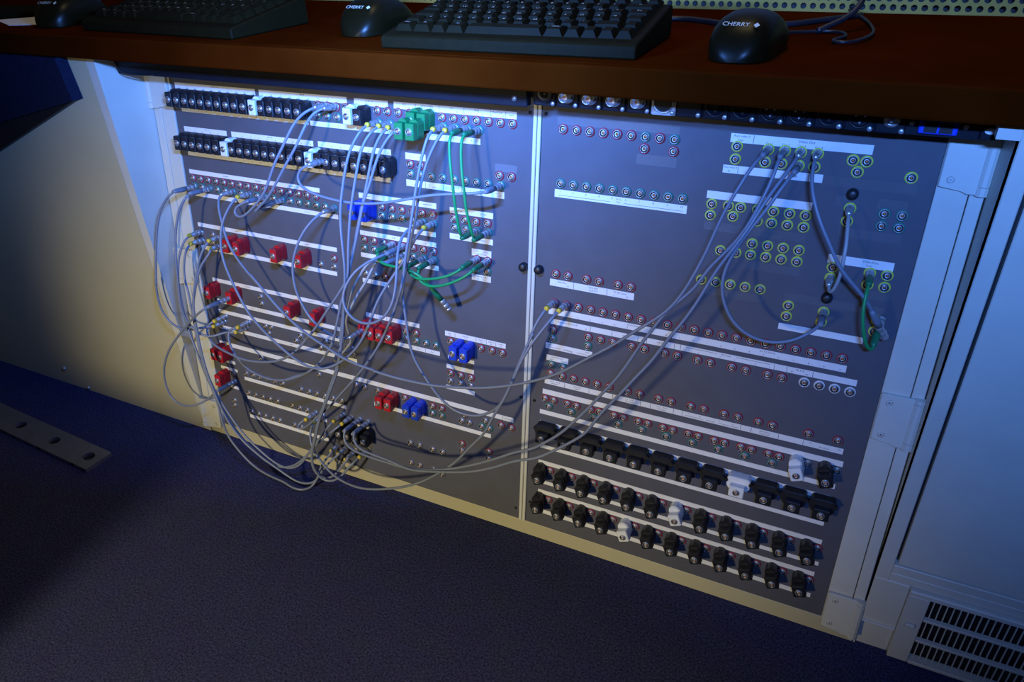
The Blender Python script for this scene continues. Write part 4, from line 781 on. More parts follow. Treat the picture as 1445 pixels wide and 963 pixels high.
CORDS = [
 {'c': 'b', 's': [-329.8, 616.4, 0.0, 'n'], 'e': [-467.5, 467.6, 0.0, 'b'], 'w': [[-335.8, 613.7, 30.0], [-342.5, 608.9, 39.8], [-351.0, 599.3, 44.9], [-360.6, 583.0, 50.0], [-370.5, 564.2, 53.6], [-386.7, 539.5, 56.2], [-405.4, 505.1, 57.0], [-412.0, 493.7, 56.7], [-429.2, 475.5, 56.0], [-459.8, 450.9, 54.1], [-478.3, 442.2, 53.0], [-489.2, 451.6, 51.8], [-480.6, 461.1, 50.7], [-464.9, 468.3, 49.2], [-449.8, 473.5, 46.0]], 'label': 'grey cord from the top row making a small loop above the red plugs', 'group': 'grey patch cords'},
 {'c': 'b', 's': [-313.5, 616.3, 0.0, 'n'], 'e': [-432.5, 467.0, 0.0, 'b'], 'w': [[-328.2, 611.5, 30.0], [-328.4, 603.9, 43.3], [-331.7, 593.5, 50.0], [-342.9, 565.5, 59.2], [-359.4, 542.8, 61.8], [-393.2, 500.0, 59.9], [-410.0, 482.3, 57.5], [-428.3, 468.2, 54.8], [-445.8, 454.3, 51.8], [-435.7, 463.3, 46.0]], 'label': 'grey cord from the top row folding back at the third row beside the small loop', 'group': 'grey patch cords'},
 {'c': 'b', 's': [-326.3, 541.4, 26.0, 'n'], 'e': [-49.9, 533.9, 0.0, 'b'], 'w': [[-334.8, 537.0, 56.0], [-345.8, 530.1, 57.4], [-350.2, 520.7, 57.9], [-343.3, 509.6, 58.6], [-325.7, 503.2, 59.4], [-303.0, 499.7, 60.2], [-269.9, 497.2, 61.1], [-236.7, 498.4, 61.8], [-194.7, 504.8, 62.0], [-159.4, 514.2, 61.3], [-125.9, 522.9, 59.6], [-94.2, 528.1, 56.5], [-64.6, 531.3, 51.3], [-53.5, 532.9, 46.0]], 'label': 'grey cord swinging in a flat curve from the white plug to the OSC. OUT socket', 'group': 'grey patch cords'},
 {'c': 'b', 's': [-242.1, 599.9, 0.0, 'y'], 'e': [-296.1, 44.6, 0.0, 'y'], 'w': [[-244.9, 598.1, 30.0], [-252.2, 579.4, 45.9], [-258.2, 560.1, 53.0], [-262.0, 529.0, 61.3], [-264.9, 497.1, 67.6], [-265.3, 486.9, 69.4], [-263.9, 462.6, 73.0], [-259.9, 432.0, 76.6], [-257.1, 402.5, 79.1], [-262.6, 339.9, 81.8], [-265.5, 314.7, 82.0], [-269.8, 290.4, 81.8], [-277.0, 260.9, 81.2], [-284.1, 236.3, 80.2], [-298.8, 205.1, 78.7], [-320.7, 160.2, 75.8], [-333.9, 134.1, 73.7], [-351.1, 89.0, 69.7], [-361.9, 62.6, 67.1], [-369.3, 31.6, 63.6], [-365.2, 8.1, 60.1], [-356.6, -3.4, 57.4], [-340.2, -4.0, 54.2], [-325.5, 4.9, 50.9], [-308.1, 28.8, 43.6], [-296.2, 44.6, 30.0]], 'label': 'long grey cord from the top row to the right end of the low yellow-sleeved group', 'group': 'grey patch cords'},
 {'c': 'b', 's': [-223.7, 599.6, 0.0, 'y'], 'e': [-592.5, 236.6, 0.0, 'y'], 'w': [[-225.9, 600.2, 30.0], [-236.3, 577.2, 47.8], [-240.4, 548.6, 56.7], [-244.8, 513.3, 64.4], [-248.6, 484.8, 69.0], [-250.9, 453.8, 72.6], [-252.6, 428.3, 74.7], [-255.0, 391.2, 76.5], [-267.1, 372.2, 76.9], [-283.0, 350.3, 77.0], [-299.6, 329.3, 76.6], [-317.3, 305.6, 75.7], [-342.3, 277.1, 74.1], [-377.6, 241.3, 71.2], [-413.4, 218.3, 68.2], [-458.0, 203.6, 64.1], [-504.1, 195.9, 58.9], [-540.7, 197.3, 53.8], [-575.3, 200.5, 47.8], [-600.4, 211.1, 40.8], [-610.9, 223.6, 30.0]], 'label': 'grey cord from the top row crossing left to the left edge sockets', 'group': 'grey patch cords'},
 {'c': 'b', 's': [-208.7, 598.9, 0.0, 'y'], 'e': [-538.5, 236.0, 0.0, 'y'], 'w': [[-210.4, 598.6, 30.0], [-221.1, 574.0, 42.5], [-225.9, 548.8, 48.2], [-232.6, 512.8, 54.1], [-238.3, 489.8, 57.1], [-247.1, 451.5, 61.0], [-254.1, 424.9, 63.0], [-267.8, 371.9, 65.7], [-278.5, 345.8, 66.5], [-285.6, 319.7, 66.9], [-290.0, 307.6, 67.0], [-299.2, 276.2, 66.9], [-311.9, 256.3, 66.7], [-329.8, 232.8, 66.2], [-347.3, 216.7, 65.7], [-374.9, 197.7, 64.8], [-413.1, 179.5, 63.3], [-363.9, 204.7, 60.5], [-397.1, 184.6, 58.4], [-437.1, 170.8, 55.6], [-474.0, 168.4, 52.6], [-511.4, 175.0, 48.5], [-538.7, 193.5, 43.5], [-555.3, 214.2, 37.7], [-557.1, 229.5, 30.0]], 'label': 'grey cord from the top row sagging low to the left edge sockets', 'group': 'grey patch cords'},
 {'c': 'b', 's': [-193.6, 598.1, 0.0, 'y'], 'e': [-326.6, 30.3, 0.0, 'y'], 'w': [[-198.8, 593.8, 30.0], [-209.1, 575.2, 42.4], [-217.7, 549.8, 49.3], [-225.2, 520.0, 55.2], [-231.4, 507.3, 57.3], [-238.6, 474.1, 61.7], [-244.9, 446.2, 64.5], [-250.4, 426.3, 66.1], [-268.1, 359.2, 69.3], [-273.1, 330.4, 69.9], [-278.4, 307.5, 70.0], [-282.8, 282.8, 69.8], [-287.9, 253.4, 69.2], [-297.2, 228.0, 68.5], [-313.4, 194.0, 67.0], [-332.7, 151.5, 64.7], [-343.8, 130.2, 63.4], [-362.5, 80.2, 59.8], [-373.5, 51.3, 57.4], [-378.8, 23.3, 54.7], [-375.3, -0.2, 51.9], [-363.4, -8.2, 49.6], [-350.3, -5.1, 47.7], [-337.0, 5.7, 45.1], [-322.4, 27.8, 40.1], [-312.2, 46.3, 30.0]], 'label': 'long grey cord just left of the green plugs, running to the panel bottom', 'group': 'grey patch cords'},
 {'c': 'b', 's': [-137.4, 602.6, 0.0, 'y'], 'e': [-406.7, 88.3, 0.0, 'y'], 'w': [[-139.9, 598.0, 30.0], [-142.6, 576.1, 44.9], [-146.1, 539.1, 55.5], [-149.7, 500.8, 62.7], [-151.3, 486.8, 64.7], [-155.0, 460.5, 67.7], [-159.1, 437.7, 69.6], [-162.9, 405.7, 71.3], [-171.0, 378.2, 71.9], [-181.7, 349.3, 71.9], [-194.9, 322.2, 71.2], [-210.4, 293.3, 69.9], [-239.0, 252.6, 67.1], [-266.6, 217.9, 63.9], [-295.6, 185.3, 60.1], [-324.0, 152.5, 55.8], [-359.0, 119.3, 50.4], [-400.6, 79.7, 42.6], [-420.8, 71.7, 38.6], [-418.4, 81.8, 30.0]], 'label': 'grey cord from right of the green plugs slanting down to the lower left', 'group': 'grey patch cords'},
 {'c': 'b', 's': [-119.3, 602.8, 0.0, 'y'], 'e': [35.6, 383.6, 0.0, 'y'], 'w': [[-122.1, 597.6, 30.0], [-132.7, 578.1, 39.0], [-141.6, 553.1, 43.9], [-150.6, 508.0, 50.0], [-152.3, 487.9, 52.1], [-158.7, 458.8, 54.7], [-163.2, 428.8, 56.9], [-170.6, 400.4, 58.5], [-173.4, 373.7, 59.7], [-168.7, 342.8, 60.8], [-164.9, 309.0, 61.6], [-155.6, 278.0, 62.0], [-141.1, 257.4, 62.0], [-121.7, 232.8, 61.7], [-99.8, 213.5, 61.1], [-77.9, 206.7, 60.4], [-58.6, 207.1, 59.7], [-37.5, 215.7, 58.9], [-19.3, 231.0, 57.8], [-6.8, 257.3, 56.3], [6.5, 298.4, 53.3], [17.3, 330.8, 50.2], [27.9, 358.0, 47.0], [15.8, 333.7, 44.0], [21.7, 351.6, 41.0], [28.8, 370.9, 36.7], [35.0, 383.2, 30.0]], 'label': 'upper of two grey cords sweeping over to the yellow-sleeved right panel plugs', 'group': 'grey patch cords'},
 {'c': 'b', 's': [-390.2, 86.5, 0.0, 'y'], 'e': [53.3, 383.5, 0.0, 'y'], 'w': [[-392.6, 79.6, 30.0], [-390.0, 63.6, 40.2], [-385.7, 49.3, 44.5], [-374.3, 38.9, 48.0], [-358.1, 28.0, 51.7], [-332.1, 14.1, 56.3], [-304.3, 9.5, 59.8], [-269.7, 11.9, 63.1], [-233.6, 23.5, 65.9], [-187.2, 44.3, 68.8], [-146.5, 68.9, 70.7], [-113.2, 96.8, 71.7], [-84.3, 124.8, 72.0], [-57.0, 161.4, 71.5], [-33.7, 192.5, 70.2], [-23.0, 218.7, 68.7], [-8.5, 247.5, 66.2], [2.8, 276.7, 63.0], [11.3, 304.2, 59.0], [23.0, 333.4, 53.4], [34.5, 353.1, 48.0], [44.5, 370.1, 41.7], [52.3, 382.8, 30.0]], 'label': 'lower of two grey cords sweeping over to the yellow-sleeved right panel plugs', 'group': 'grey patch cords'},
 {'c': 'b', 's': [-207.9, 426.0, 0.0, 'b'], 'e': [-173.7, 467.2, 0.0, 'n'], 'w': [[-211.5, 424.5, 46.0], [-213.5, 423.8, 58.0], [-225.4, 417.0, 68.4], [-239.3, 405.6, 76.7], [-250.7, 387.5, 83.9], [-255.7, 374.3, 87.6], [-256.3, 358.5, 91.2], [-248.6, 345.5, 93.8], [-234.2, 337.0, 95.7], [-214.3, 334.7, 96.8], [-193.0, 341.6, 96.9], [-176.2, 357.2, 95.8], [-166.9, 376.2, 93.1], [-164.7, 397.7, 88.1], [-168.3, 422.9, 78.4], [-172.7, 438.6, 69.3], [-175.4, 449.8, 60.7], [-176.5, 458.9, 50.8], [-179.7, 463.8, 30.0]], 'label': 'grey cord hanging in a large round loop at the middle of the left panel', 'group': 'grey patch cords'},
 {'c': 'b', 's': [-155.2, 467.6, 0.0, 'y'], 'e': [-499.5, 468.2, 0.0, 'y'], 'w': [[-158.4, 463.9, 30.0], [-160.9, 455.9, 41.1], [-165.4, 442.2, 48.1], [-172.1, 424.9, 54.6], [-184.4, 404.9, 60.7], [-195.5, 386.5, 65.3], [-207.0, 367.3, 69.4], [-215.4, 346.4, 73.0], [-222.3, 325.3, 76.0], [-235.6, 299.0, 79.2], [-214.7, 334.1, 82.3], [-224.7, 311.7, 84.0], [-237.0, 291.7, 85.2], [-253.9, 272.0, 86.1], [-279.8, 250.6, 86.8], [-301.7, 238.9, 87.0], [-319.2, 233.8, 87.0], [-340.9, 234.3, 86.8], [-362.3, 241.5, 86.2], [-398.9, 259.3, 84.5], [-429.9, 278.4, 82.0], [-455.8, 298.5, 78.9], [-472.9, 320.4, 75.6], [-487.7, 340.3, 72.1], [-506.1, 368.2, 66.5], [-514.3, 391.0, 61.6], [-515.7, 414.6, 55.9], [-513.4, 434.1, 50.3], [-505.6, 452.6, 43.0], [-500.3, 465.0, 30.0]], 'label': 'grey cord from the centre socket block swinging left to the third row', 'group': 'grey patch cords'},
 {'c': 'b', 's': [-533.9, 467.9, 0.0, 'n'], 'e': [281.5, 613.3, 0.0, 'b'], 'w': [[-528.4, 467.8, 30.0], [-531.7, 461.5, 37.5], [-527.0, 446.5, 43.4], [-517.3, 428.7, 48.9], [-508.5, 408.4, 53.9], [-495.8, 390.7, 58.0], [-477.0, 374.0, 62.1], [-452.6, 356.3, 66.4], [-425.8, 339.1, 70.4], [-448.5, 366.6, 75.0], [-417.2, 343.5, 79.0], [-389.4, 322.1, 82.2], [-359.0, 303.7, 85.1], [-326.3, 288.2, 87.6], [-295.6, 278.7, 89.6], [-264.4, 268.1, 91.3], [-233.6, 263.1, 92.7], [-199.3, 261.9, 94.0], [-211.7, 262.0, 94.4], [-172.4, 260.0, 95.5], [-134.3, 261.4, 96.3], [-102.3, 263.8, 96.7], [-61.9, 271.3, 97.0], [-25.3, 279.8, 96.9], [5.5, 289.7, 96.6], [36.9, 302.4, 96.0], [60.7, 313.9, 95.4], [81.9, 326.3, 94.7], [107.3, 345.9, 93.5], [131.5, 365.5, 92.0], [139.4, 371.1, 91.5], [157.8, 387.0, 90.0], [178.4, 406.2, 88.1], [195.6, 421.0, 86.3], [209.4, 434.8, 84.6], [224.2, 459.5, 81.7], [233.9, 484.1, 78.7], [242.9, 510.9, 75.0], [248.3, 533.3, 71.6], [257.9, 564.6, 65.6], [266.8, 585.7, 60.3], [274.0, 604.1, 54.0], [278.9, 613.6, 46.0]], 'label': 'longest grey cord crossing both panels to the socket under Out 1', 'group': 'grey patch cords'},
 {'c': 'b', 's': [-619.6, 465.8, 0.0, 'b'], 'e': [-596.9, 225.7, 0.0, 'y'], 'w': [[-611.0, 468.6, 46.0], [-629.0, 457.4, 49.0], [-647.6, 436.9, 50.9], [-659.8, 412.0, 52.6], [-667.9, 384.8, 54.2], [-675.4, 354.5, 55.6], [-683.7, 315.7, 56.7], [-688.2, 289.3, 57.0], [-686.0, 312.9, 56.8], [-690.8, 278.1, 55.7], [-689.9, 248.5, 53.8], [-677.7, 225.7, 51.0], [-656.4, 215.3, 47.5], [-630.1, 217.8, 43.1], [-610.3, 226.2, 38.0], [-602.0, 234.8, 30.0]], 'label': 'leftmost grey cord hanging outside the left panel edge', 'group': 'grey patch cords'},
 {'c': 'b', 's': [-584.7, 466.6, 0.0, 'b'], 'e': [-545.0, 225.5, 0.0, 'y'], 'w': [[-575.4, 469.0, 46.0], [-589.1, 459.3, 50.8], [-602.0, 443.4, 53.6], [-610.6, 417.4, 56.7], [-617.4, 388.8, 59.3], [-621.7, 352.5, 61.4], [-624.6, 315.0, 62.0], [-630.1, 270.3, 60.2], [-626.6, 241.1, 57.1], [-614.4, 223.7, 53.4], [-595.4, 213.7, 48.2], [-575.0, 218.2, 41.7], [-564.6, 223.9, 30.0]], 'label': 'second grey cord from the left hanging over the left hinge post', 'group': 'grey patch cords'},
 {'c': 'b', 's': [-621.2, 387.5, 0.0, 'y'], 'e': [-328.1, 101.6, 0.0, 'y'], 'w': [[-618.4, 386.1, 30.0], [-630.3, 371.3, 36.8], [-638.9, 351.2, 40.5], [-642.3, 326.6, 43.9], [-643.8, 304.3, 46.4], [-639.1, 265.0, 50.1], [-631.2, 225.3, 53.0], [-617.1, 186.0, 55.1], [-603.7, 145.4, 56.4], [-594.3, 122.6, 56.8], [-570.8, 77.8, 56.9], [-545.3, 37.6, 55.9], [-514.7, 10.1, 54.3], [-486.4, -9.3, 52.5], [-456.0, -13.0, 50.6], [-427.4, -2.1, 48.7], [-401.4, 22.3, 46.3], [-373.3, 57.2, 42.3], [-344.7, 85.2, 37.1], [-329.7, 100.8, 30.0]], 'label': 'grey cord, upper of the yellow-sleeved pair at the middle left hinge', 'group': 'grey patch cords'},
 {'c': 'b', 's': [-620.9, 373.2, 0.0, 'y'], 'e': [-345.4, 101.6, 0.0, 'y'], 'w': [[-621.9, 369.6, 30.0], [-627.7, 356.8, 36.1], [-631.1, 332.6, 40.9], [-629.2, 308.8, 44.4], [-623.5, 295.2, 46.2], [-618.7, 261.0, 49.7], [-609.8, 213.9, 53.3], [-603.1, 170.1, 55.5], [-592.9, 131.4, 56.6], [-576.8, 99.3, 57.0], [-558.4, 72.4, 56.8], [-526.3, 34.1, 55.6], [-492.5, 8.9, 53.6], [-464.2, -7.5, 51.4], [-437.4, -10.7, 49.5], [-411.8, 5.0, 47.4], [-389.1, 39.1, 43.9], [-368.1, 68.6, 39.7], [-347.6, 98.5, 30.0]], 'label': 'grey cord, lower of the yellow-sleeved pair at the middle left hinge', 'group': 'grey patch cords'},
 {'c': 'b', 's': [-576.6, 385.2, 0.0, 'y'], 'e': [-341.1, 37.2, 0.0, 'y'], 'w': [[-569.3, 385.7, 30.0], [-580.6, 372.1, 38.2], [-589.4, 354.8, 42.2], [-596.7, 325.3, 47.0], [-602.9, 305.1, 49.7], [-607.9, 269.7, 53.5], [-605.7, 232.1, 56.7], [-600.6, 196.7, 59.1], [-593.7, 155.4, 60.9], [-580.6, 114.3, 61.9], [-563.7, 70.7, 61.9], [-535.0, 31.4, 60.7], [-498.1, 5.6, 58.6], [-447.3, -19.5, 54.5], [-421.0, -31.7, 51.7], [-398.0, -31.5, 49.3], [-381.2, -21.3, 47.4], [-369.1, -0.4, 44.6], [-351.0, 25.5, 40.0], [-330.9, 46.3, 30.0]], 'label': 'grey cord from beside the first red plugs to the carpet, inner one', 'group': 'grey patch cords'},
 {'c': 'b', 's': [-577.9, 369.8, 0.0, 'y'], 'e': [-356.2, 39.1, 0.0, 'y'], 'w': [[-567.0, 373.3, 30.0], [-579.9, 355.5, 39.0], [-592.2, 335.0, 43.3], [-601.7, 304.8, 47.9], [-611.3, 268.5, 52.1], [-610.5, 230.6, 55.6], [-605.1, 195.3, 58.2], [-597.9, 154.1, 60.3], [-576.8, 90.2, 61.9], [-567.1, 34.4, 61.7], [-543.5, 2.0, 60.6], [-509.6, -25.1, 58.6], [-469.5, -32.6, 60.2], [-441.9, -31.8, 62.4], [-414.3, -33.1, 68.4], [-393.6, -32.2, 66.4], [-385.6, -31.4, 52.3], [-376.9, -13.9, 45.7], [-372.3, 6.8, 42.8], [-359.0, 29.0, 38.5], [-347.4, 46.9, 30.0]], 'label': 'grey cord from beside the first red plugs to the carpet, outer one', 'group': 'grey patch cords'},
 {'c': 'b', 's': [-553.6, 285.6, 26.0, 'b'], 'e': [-593.1, 105.4, 0.0, 'b'], 'w': [[-553.1, 284.2, 72.0], [-602.4, 250.2, 68.4], [-644.8, 210.9, 64.9], [-681.3, 171.5, 62.0], [-700.3, 136.1, 62.0], [-706.3, 103.0, 61.8], [-697.1, 70.0, 60.7], [-671.4, 59.7, 58.6], [-637.6, 70.2, 54.7], [-614.3, 85.5, 46.0]], 'label': 'grey cord making a wide loop over the cream panel', 'group': 'grey patch cords'},
 {'c': 'b', 's': [-330.0, 467.0, 0.0, 'n'], 'e': [-276.9, 283.3, 26.0, 'n'], 'w': [[-330.8, 466.3, 30.0], [-339.7, 456.3, 42.7], [-354.2, 436.7, 49.9], [-364.1, 416.7, 53.6], [-373.4, 389.4, 56.2], [-375.5, 366.8, 56.9], [-372.8, 344.4, 56.9], [-366.7, 329.3, 56.6], [-353.6, 305.8, 55.8], [-336.6, 290.2, 55.2], [-313.1, 280.8, 55.2], [-286.3, 281.2, 56.0]], 'label': 'grey cord from the third row down to the four red plugs', 'group': 'grey patch cords'},
 {'c': 'b', 's': [-310.5, 101.5, 0.0, 'b'], 'e': [298.9, 613.2, 0.0, 'b'], 'w': [[-299.2, 114.6, 46.0], [-306.6, 105.1, 52.0], [-300.2, 86.0, 56.7], [-280.3, 80.9, 59.8], [-261.3, 80.7, 62.2], [-214.6, 83.9, 67.1], [-167.1, 88.9, 71.3], [-127.3, 100.7, 74.4], [-91.8, 114.9, 76.9], [-47.5, 138.4, 79.7], [-10.6, 161.3, 81.9], [24.4, 185.4, 83.6], [47.1, 196.9, 84.6], [68.5, 215.7, 85.4], [89.1, 235.9, 86.1], [108.6, 262.0, 86.7], [122.0, 279.9, 86.9], [138.0, 305.5, 87.0], [155.1, 330.4, 86.8], [172.2, 363.4, 86.1], [182.8, 387.1, 85.3], [194.9, 408.3, 84.3], [206.3, 430.3, 83.0], [224.8, 452.9, 80.9], [237.7, 467.6, 79.3], [244.4, 485.4, 77.4], [258.6, 505.5, 74.5], [272.3, 524.8, 71.1], [284.2, 550.8, 66.2], [289.7, 569.8, 61.9], [295.4, 586.5, 57.0], [297.0, 606.2, 46.0]], 'label': 'upper long grey cord from low silver plugs to the socket under Out 2', 'group': 'grey patch cords'},
 {'c': 'b', 's': [-293.1, 100.8, 0.0, 'b'], 'e': [315.7, 613.4, 0.0, 'n'], 'w': [[-281.3, 115.4, 46.0], [-287.5, 106.1, 53.5], [-278.4, 91.3, 58.4], [-260.8, 87.9, 61.7], [-238.5, 89.2, 64.9], [-198.0, 90.9, 70.2], [-165.2, 89.8, 74.2], [-124.9, 101.1, 78.2], [-81.0, 116.3, 82.3], [-44.5, 131.2, 85.4], [-7.2, 152.5, 88.4], [28.1, 176.2, 91.0], [55.4, 188.6, 92.7], [83.3, 211.1, 94.3], [107.7, 232.8, 95.5], [128.9, 255.1, 96.3], [136.8, 273.3, 96.7], [152.5, 298.9, 97.0], [169.2, 323.8, 96.9], [185.0, 349.4, 96.4], [200.3, 372.1, 95.4], [215.4, 402.6, 93.5], [230.3, 428.2, 91.2], [243.9, 457.1, 87.6], [255.1, 486.9, 83.0], [267.8, 511.9, 77.7], [281.4, 537.9, 70.7], [290.5, 560.7, 63.3], [299.6, 580.9, 54.7], [308.3, 597.0, 44.9], [313.6, 608.2, 30.0]], 'label': 'lower long grey cord from low silver plugs to the socket under Out 3', 'group': 'grey patch cords'},
 {'c': 'b', 's': [315.9, 599.0, 0.0, 'b'], 'e': [372.7, 435.6, 0.0, 'b'], 'w': [[315.2, 598.9, 46.0], [310.4, 590.4, 53.7], [303.1, 574.8, 59.5], [292.8, 553.6, 64.8], [280.2, 531.3, 68.6], [270.6, 510.4, 70.7], [263.7, 486.2, 71.8], [263.8, 467.1, 72.0], [271.1, 446.8, 71.5], [282.6, 428.8, 70.3], [298.5, 417.3, 68.6], [317.0, 411.3, 66.1], [335.8, 412.1, 62.7], [353.2, 419.1, 58.2], [363.3, 427.5, 53.9], [371.2, 435.0, 46.0]], 'label': 'grey cord hanging in an open loop on the upper right panel', 'group': 'grey patch cords'},
 {'c': 'b', 's': [333.0, 613.5, 0.0, 'n'], 'e': None, 'w': [[333.7, 610.3, 30.0], [333.0, 602.8, 41.5], [334.4, 591.4, 48.9], [342.2, 571.6, 56.8], [353.5, 549.7, 61.2], [365.9, 530.8, 61.9], [377.8, 509.5, 60.1], [393.6, 493.0, 56.2], [407.4, 479.3, 51.3], [416.0, 468.2, 46.6], [420.8, 458.3, 40.0]], 'label': 'dark grey cord from under Out 4 down to the short green cord', 'group': 'grey patch cords', 't': 'b'},
 {'c': 'w', 's': [376.4, 558.8, 0.0, 'n'], 'e': [372.2, 477.5, 0.0, 'n'], 'w': [[376.6, 557.2, 30.0], [378.2, 549.1, 43.8], [380.1, 536.1, 51.9], [381.5, 523.9, 55.7], [380.2, 528.4, 56.4], [381.7, 509.0, 56.3], [380.7, 488.1, 51.0], [377.0, 474.1, 44.4], [375.1, 471.0, 42.2], [373.1, 473.5, 38.7], [372.3, 476.2, 30.0]], 'label': 'pale grey short cord beside the black knob on the upper right panel', 'group': 'grey patch cords'},
 {'c': 'g', 's': [410.8, 490.3, 0.0, 'g'], 'e': None, 'w': [[411.8, 491.5, 44.0], [410.8, 485.7, 49.6], [409.2, 474.8, 53.7], [411.7, 457.8, 56.7], [416.2, 439.7, 56.5], [421.9, 423.4, 53.3], [427.4, 415.3, 50.0], [430.3, 417.7, 47.7], [430.1, 421.5, 44.1], [429.8, 422.7, 40.0]], 'label': 'short green cord under the Video-Pass label', 'group': 'green patch cords', 't': 'g'},
 {'c': 'g', 's': [-100.3, 603.0, 0.0, 'g'], 'e': [-85.5, 467.1, 0.0, 'g'], 'w': [[-103.0, 595.5, 44.0], [-97.9, 574.3, 53.2], [-92.9, 549.2, 56.7], [-89.8, 526.8, 56.7], [-88.9, 506.9, 54.7], [-86.6, 488.7, 51.0], [-83.9, 473.3, 44.0]], 'label': 'left one of the two green cords hanging from the top row', 'group': 'green patch cords'},
 {'c': 'g', 's': [-82.7, 602.7, 0.0, 'g'], 'e': [-67.7, 467.0, 0.0, 'g'], 'w': [[-85.8, 595.3, 44.0], [-79.9, 565.2, 54.6], [-75.5, 539.9, 56.9], [-72.0, 507.4, 55.5], [-69.2, 489.5, 52.6], [-65.5, 476.3, 49.1], [-60.1, 469.8, 44.0]], 'label': 'right one of the two green cords hanging from the top row', 'group': 'green patch cords'},
 {'c': 'g', 's': [-226.1, 426.6, 0.0, 'g'], 'e': None, 'w': [[-225.7, 423.1, 44.0], [-222.2, 412.6, 48.0], [-208.3, 411.0, 49.9], [-187.0, 411.8, 51.6], [-167.2, 410.8, 51.9], [-149.0, 405.8, 50.2], [-141.1, 397.7, 47.7], [-135.3, 383.5, 40.0]], 'label': 'green cord with its silver plug dangling free in the panel middle', 'group': 'green patch cords', 't': 'g'},
 {'c': 'g', 's': [-85.2, 425.9, 0.0, 'g'], 'e': [-174.0, 412.6, 0.0, 'g'], 'w': [[-81.7, 425.7, 44.0], [-88.6, 419.9, 48.2], [-105.5, 411.5, 51.1], [-126.3, 404.2, 52.0], [-148.8, 400.1, 50.7], [-167.7, 398.7, 48.1], [-176.4, 404.3, 44.0]], 'label': 'upper green cord curving across to the PCM sockets', 'group': 'green patch cords'},
 {'c': 'g', 's': [-67.9, 425.4, 0.0, 'g'], 'e': [-155.9, 412.8, 0.0, 'g'], 'w': [[-64.7, 426.5, 44.0], [-70.5, 420.8, 47.8], [-87.1, 409.3, 50.9], [-105.2, 400.0, 52.0], [-124.4, 393.2, 51.6], [-144.8, 391.1, 49.8], [-155.2, 396.4, 47.8], [-155.3, 405.0, 44.0]], 'label': 'lower green cord curving across to the PCM sockets', 'group': 'green patch cords'},
 {'c': 'w', 's': [-226.9, 411.4, 0.0, 'g'], 'e': [-316.3, 234.7, 0.0, 'n'], 'w': [[-218.2, 414.4, 44.0], [-236.4, 385.9, 53.9], [-253.4, 361.3, 56.8], [-267.6, 337.4, 56.4], [-280.9, 317.2, 53.6], [-285.9, 302.2, 50.1], [-287.1, 284.6, 43.5], [-291.5, 265.1, 30.0]], 'label': 'pale beige cord slanting down left from the centre socket block, right one', 'group': 'grey patch cords'},
 {'c': 'w', 's': [-209.9, 411.3, 0.0, 'b'], 'e': [-330.9, 220.6, 0.0, 'n'], 'w': [[-229.2, 416.2, 46.0], [-242.7, 403.8, 48.4], [-253.7, 386.6, 50.1], [-264.8, 367.9, 51.5], [-274.1, 348.8, 52.0], [-279.3, 329.7, 51.1], [-289.7, 306.1, 47.9], [-298.5, 281.3, 41.4], [-309.1, 259.3, 30.0]], 'label': 'pale beige cord slanting down left from the centre socket block, left one', 'group': 'grey patch cords'},
]
for c in CORDS: cord(c, c['label'], c['group'])
# ------------------------------------------------------------------ rails under the desk edge
rail = thing('aluminium_extrusion', 'long black aluminium rail under the desk edge above the left patch panel', 'rail', (-.318, .040, .676))
box('profile', -.366, .328, -.006, .006, 0, .042, NAVY, rail, .001)
box('groove_lip', -.366, .328, -.0075, -.006, .010, .0112, NAVY, rail)
box('groove_lip', -.366, .328, -.0075, -.006, .0200, .0212, NAVY, rail)
box('white_tag', .305, .326, -.0085, -.0062, .0225, .0262, PAPER, rail)
me_obj('screw', lathe_me('screw', [(.0032, 0), (.0032, .002), (0, .0026)], SILVER, 10), rail, (.312, -.006, .0095))
lc = [(-.355, -.004, .036), (-.350, -.006, .022), (-.342, -.010, .010), (-.325, -.012, .004), (-.300, -.010, .003), (-.270, -.008, .004)]
tag(me_obj('loose_wire', sweep('loose_wire', spline([Vector(p) + Vector((-.328, .034, .676)) for p in lc]), .0011, BLACKP, 6)), 'thin black wire drooping at the left end of the black rail', 'wire')
cr_ = thing('connector_strip', 'row of round audio and video connectors under the desk edge above the right patch panel', 'connector strip', (.262, .040, .679))
box('rail_plate', -.246, .216, -.003, .004, 0, .040, NAVY, cr_, .0008)
scr = lathe_me('screw', [(.0026, 0), (.0026, .0010), (.0015, .0016), (0, .0016)], SILVER, 10)
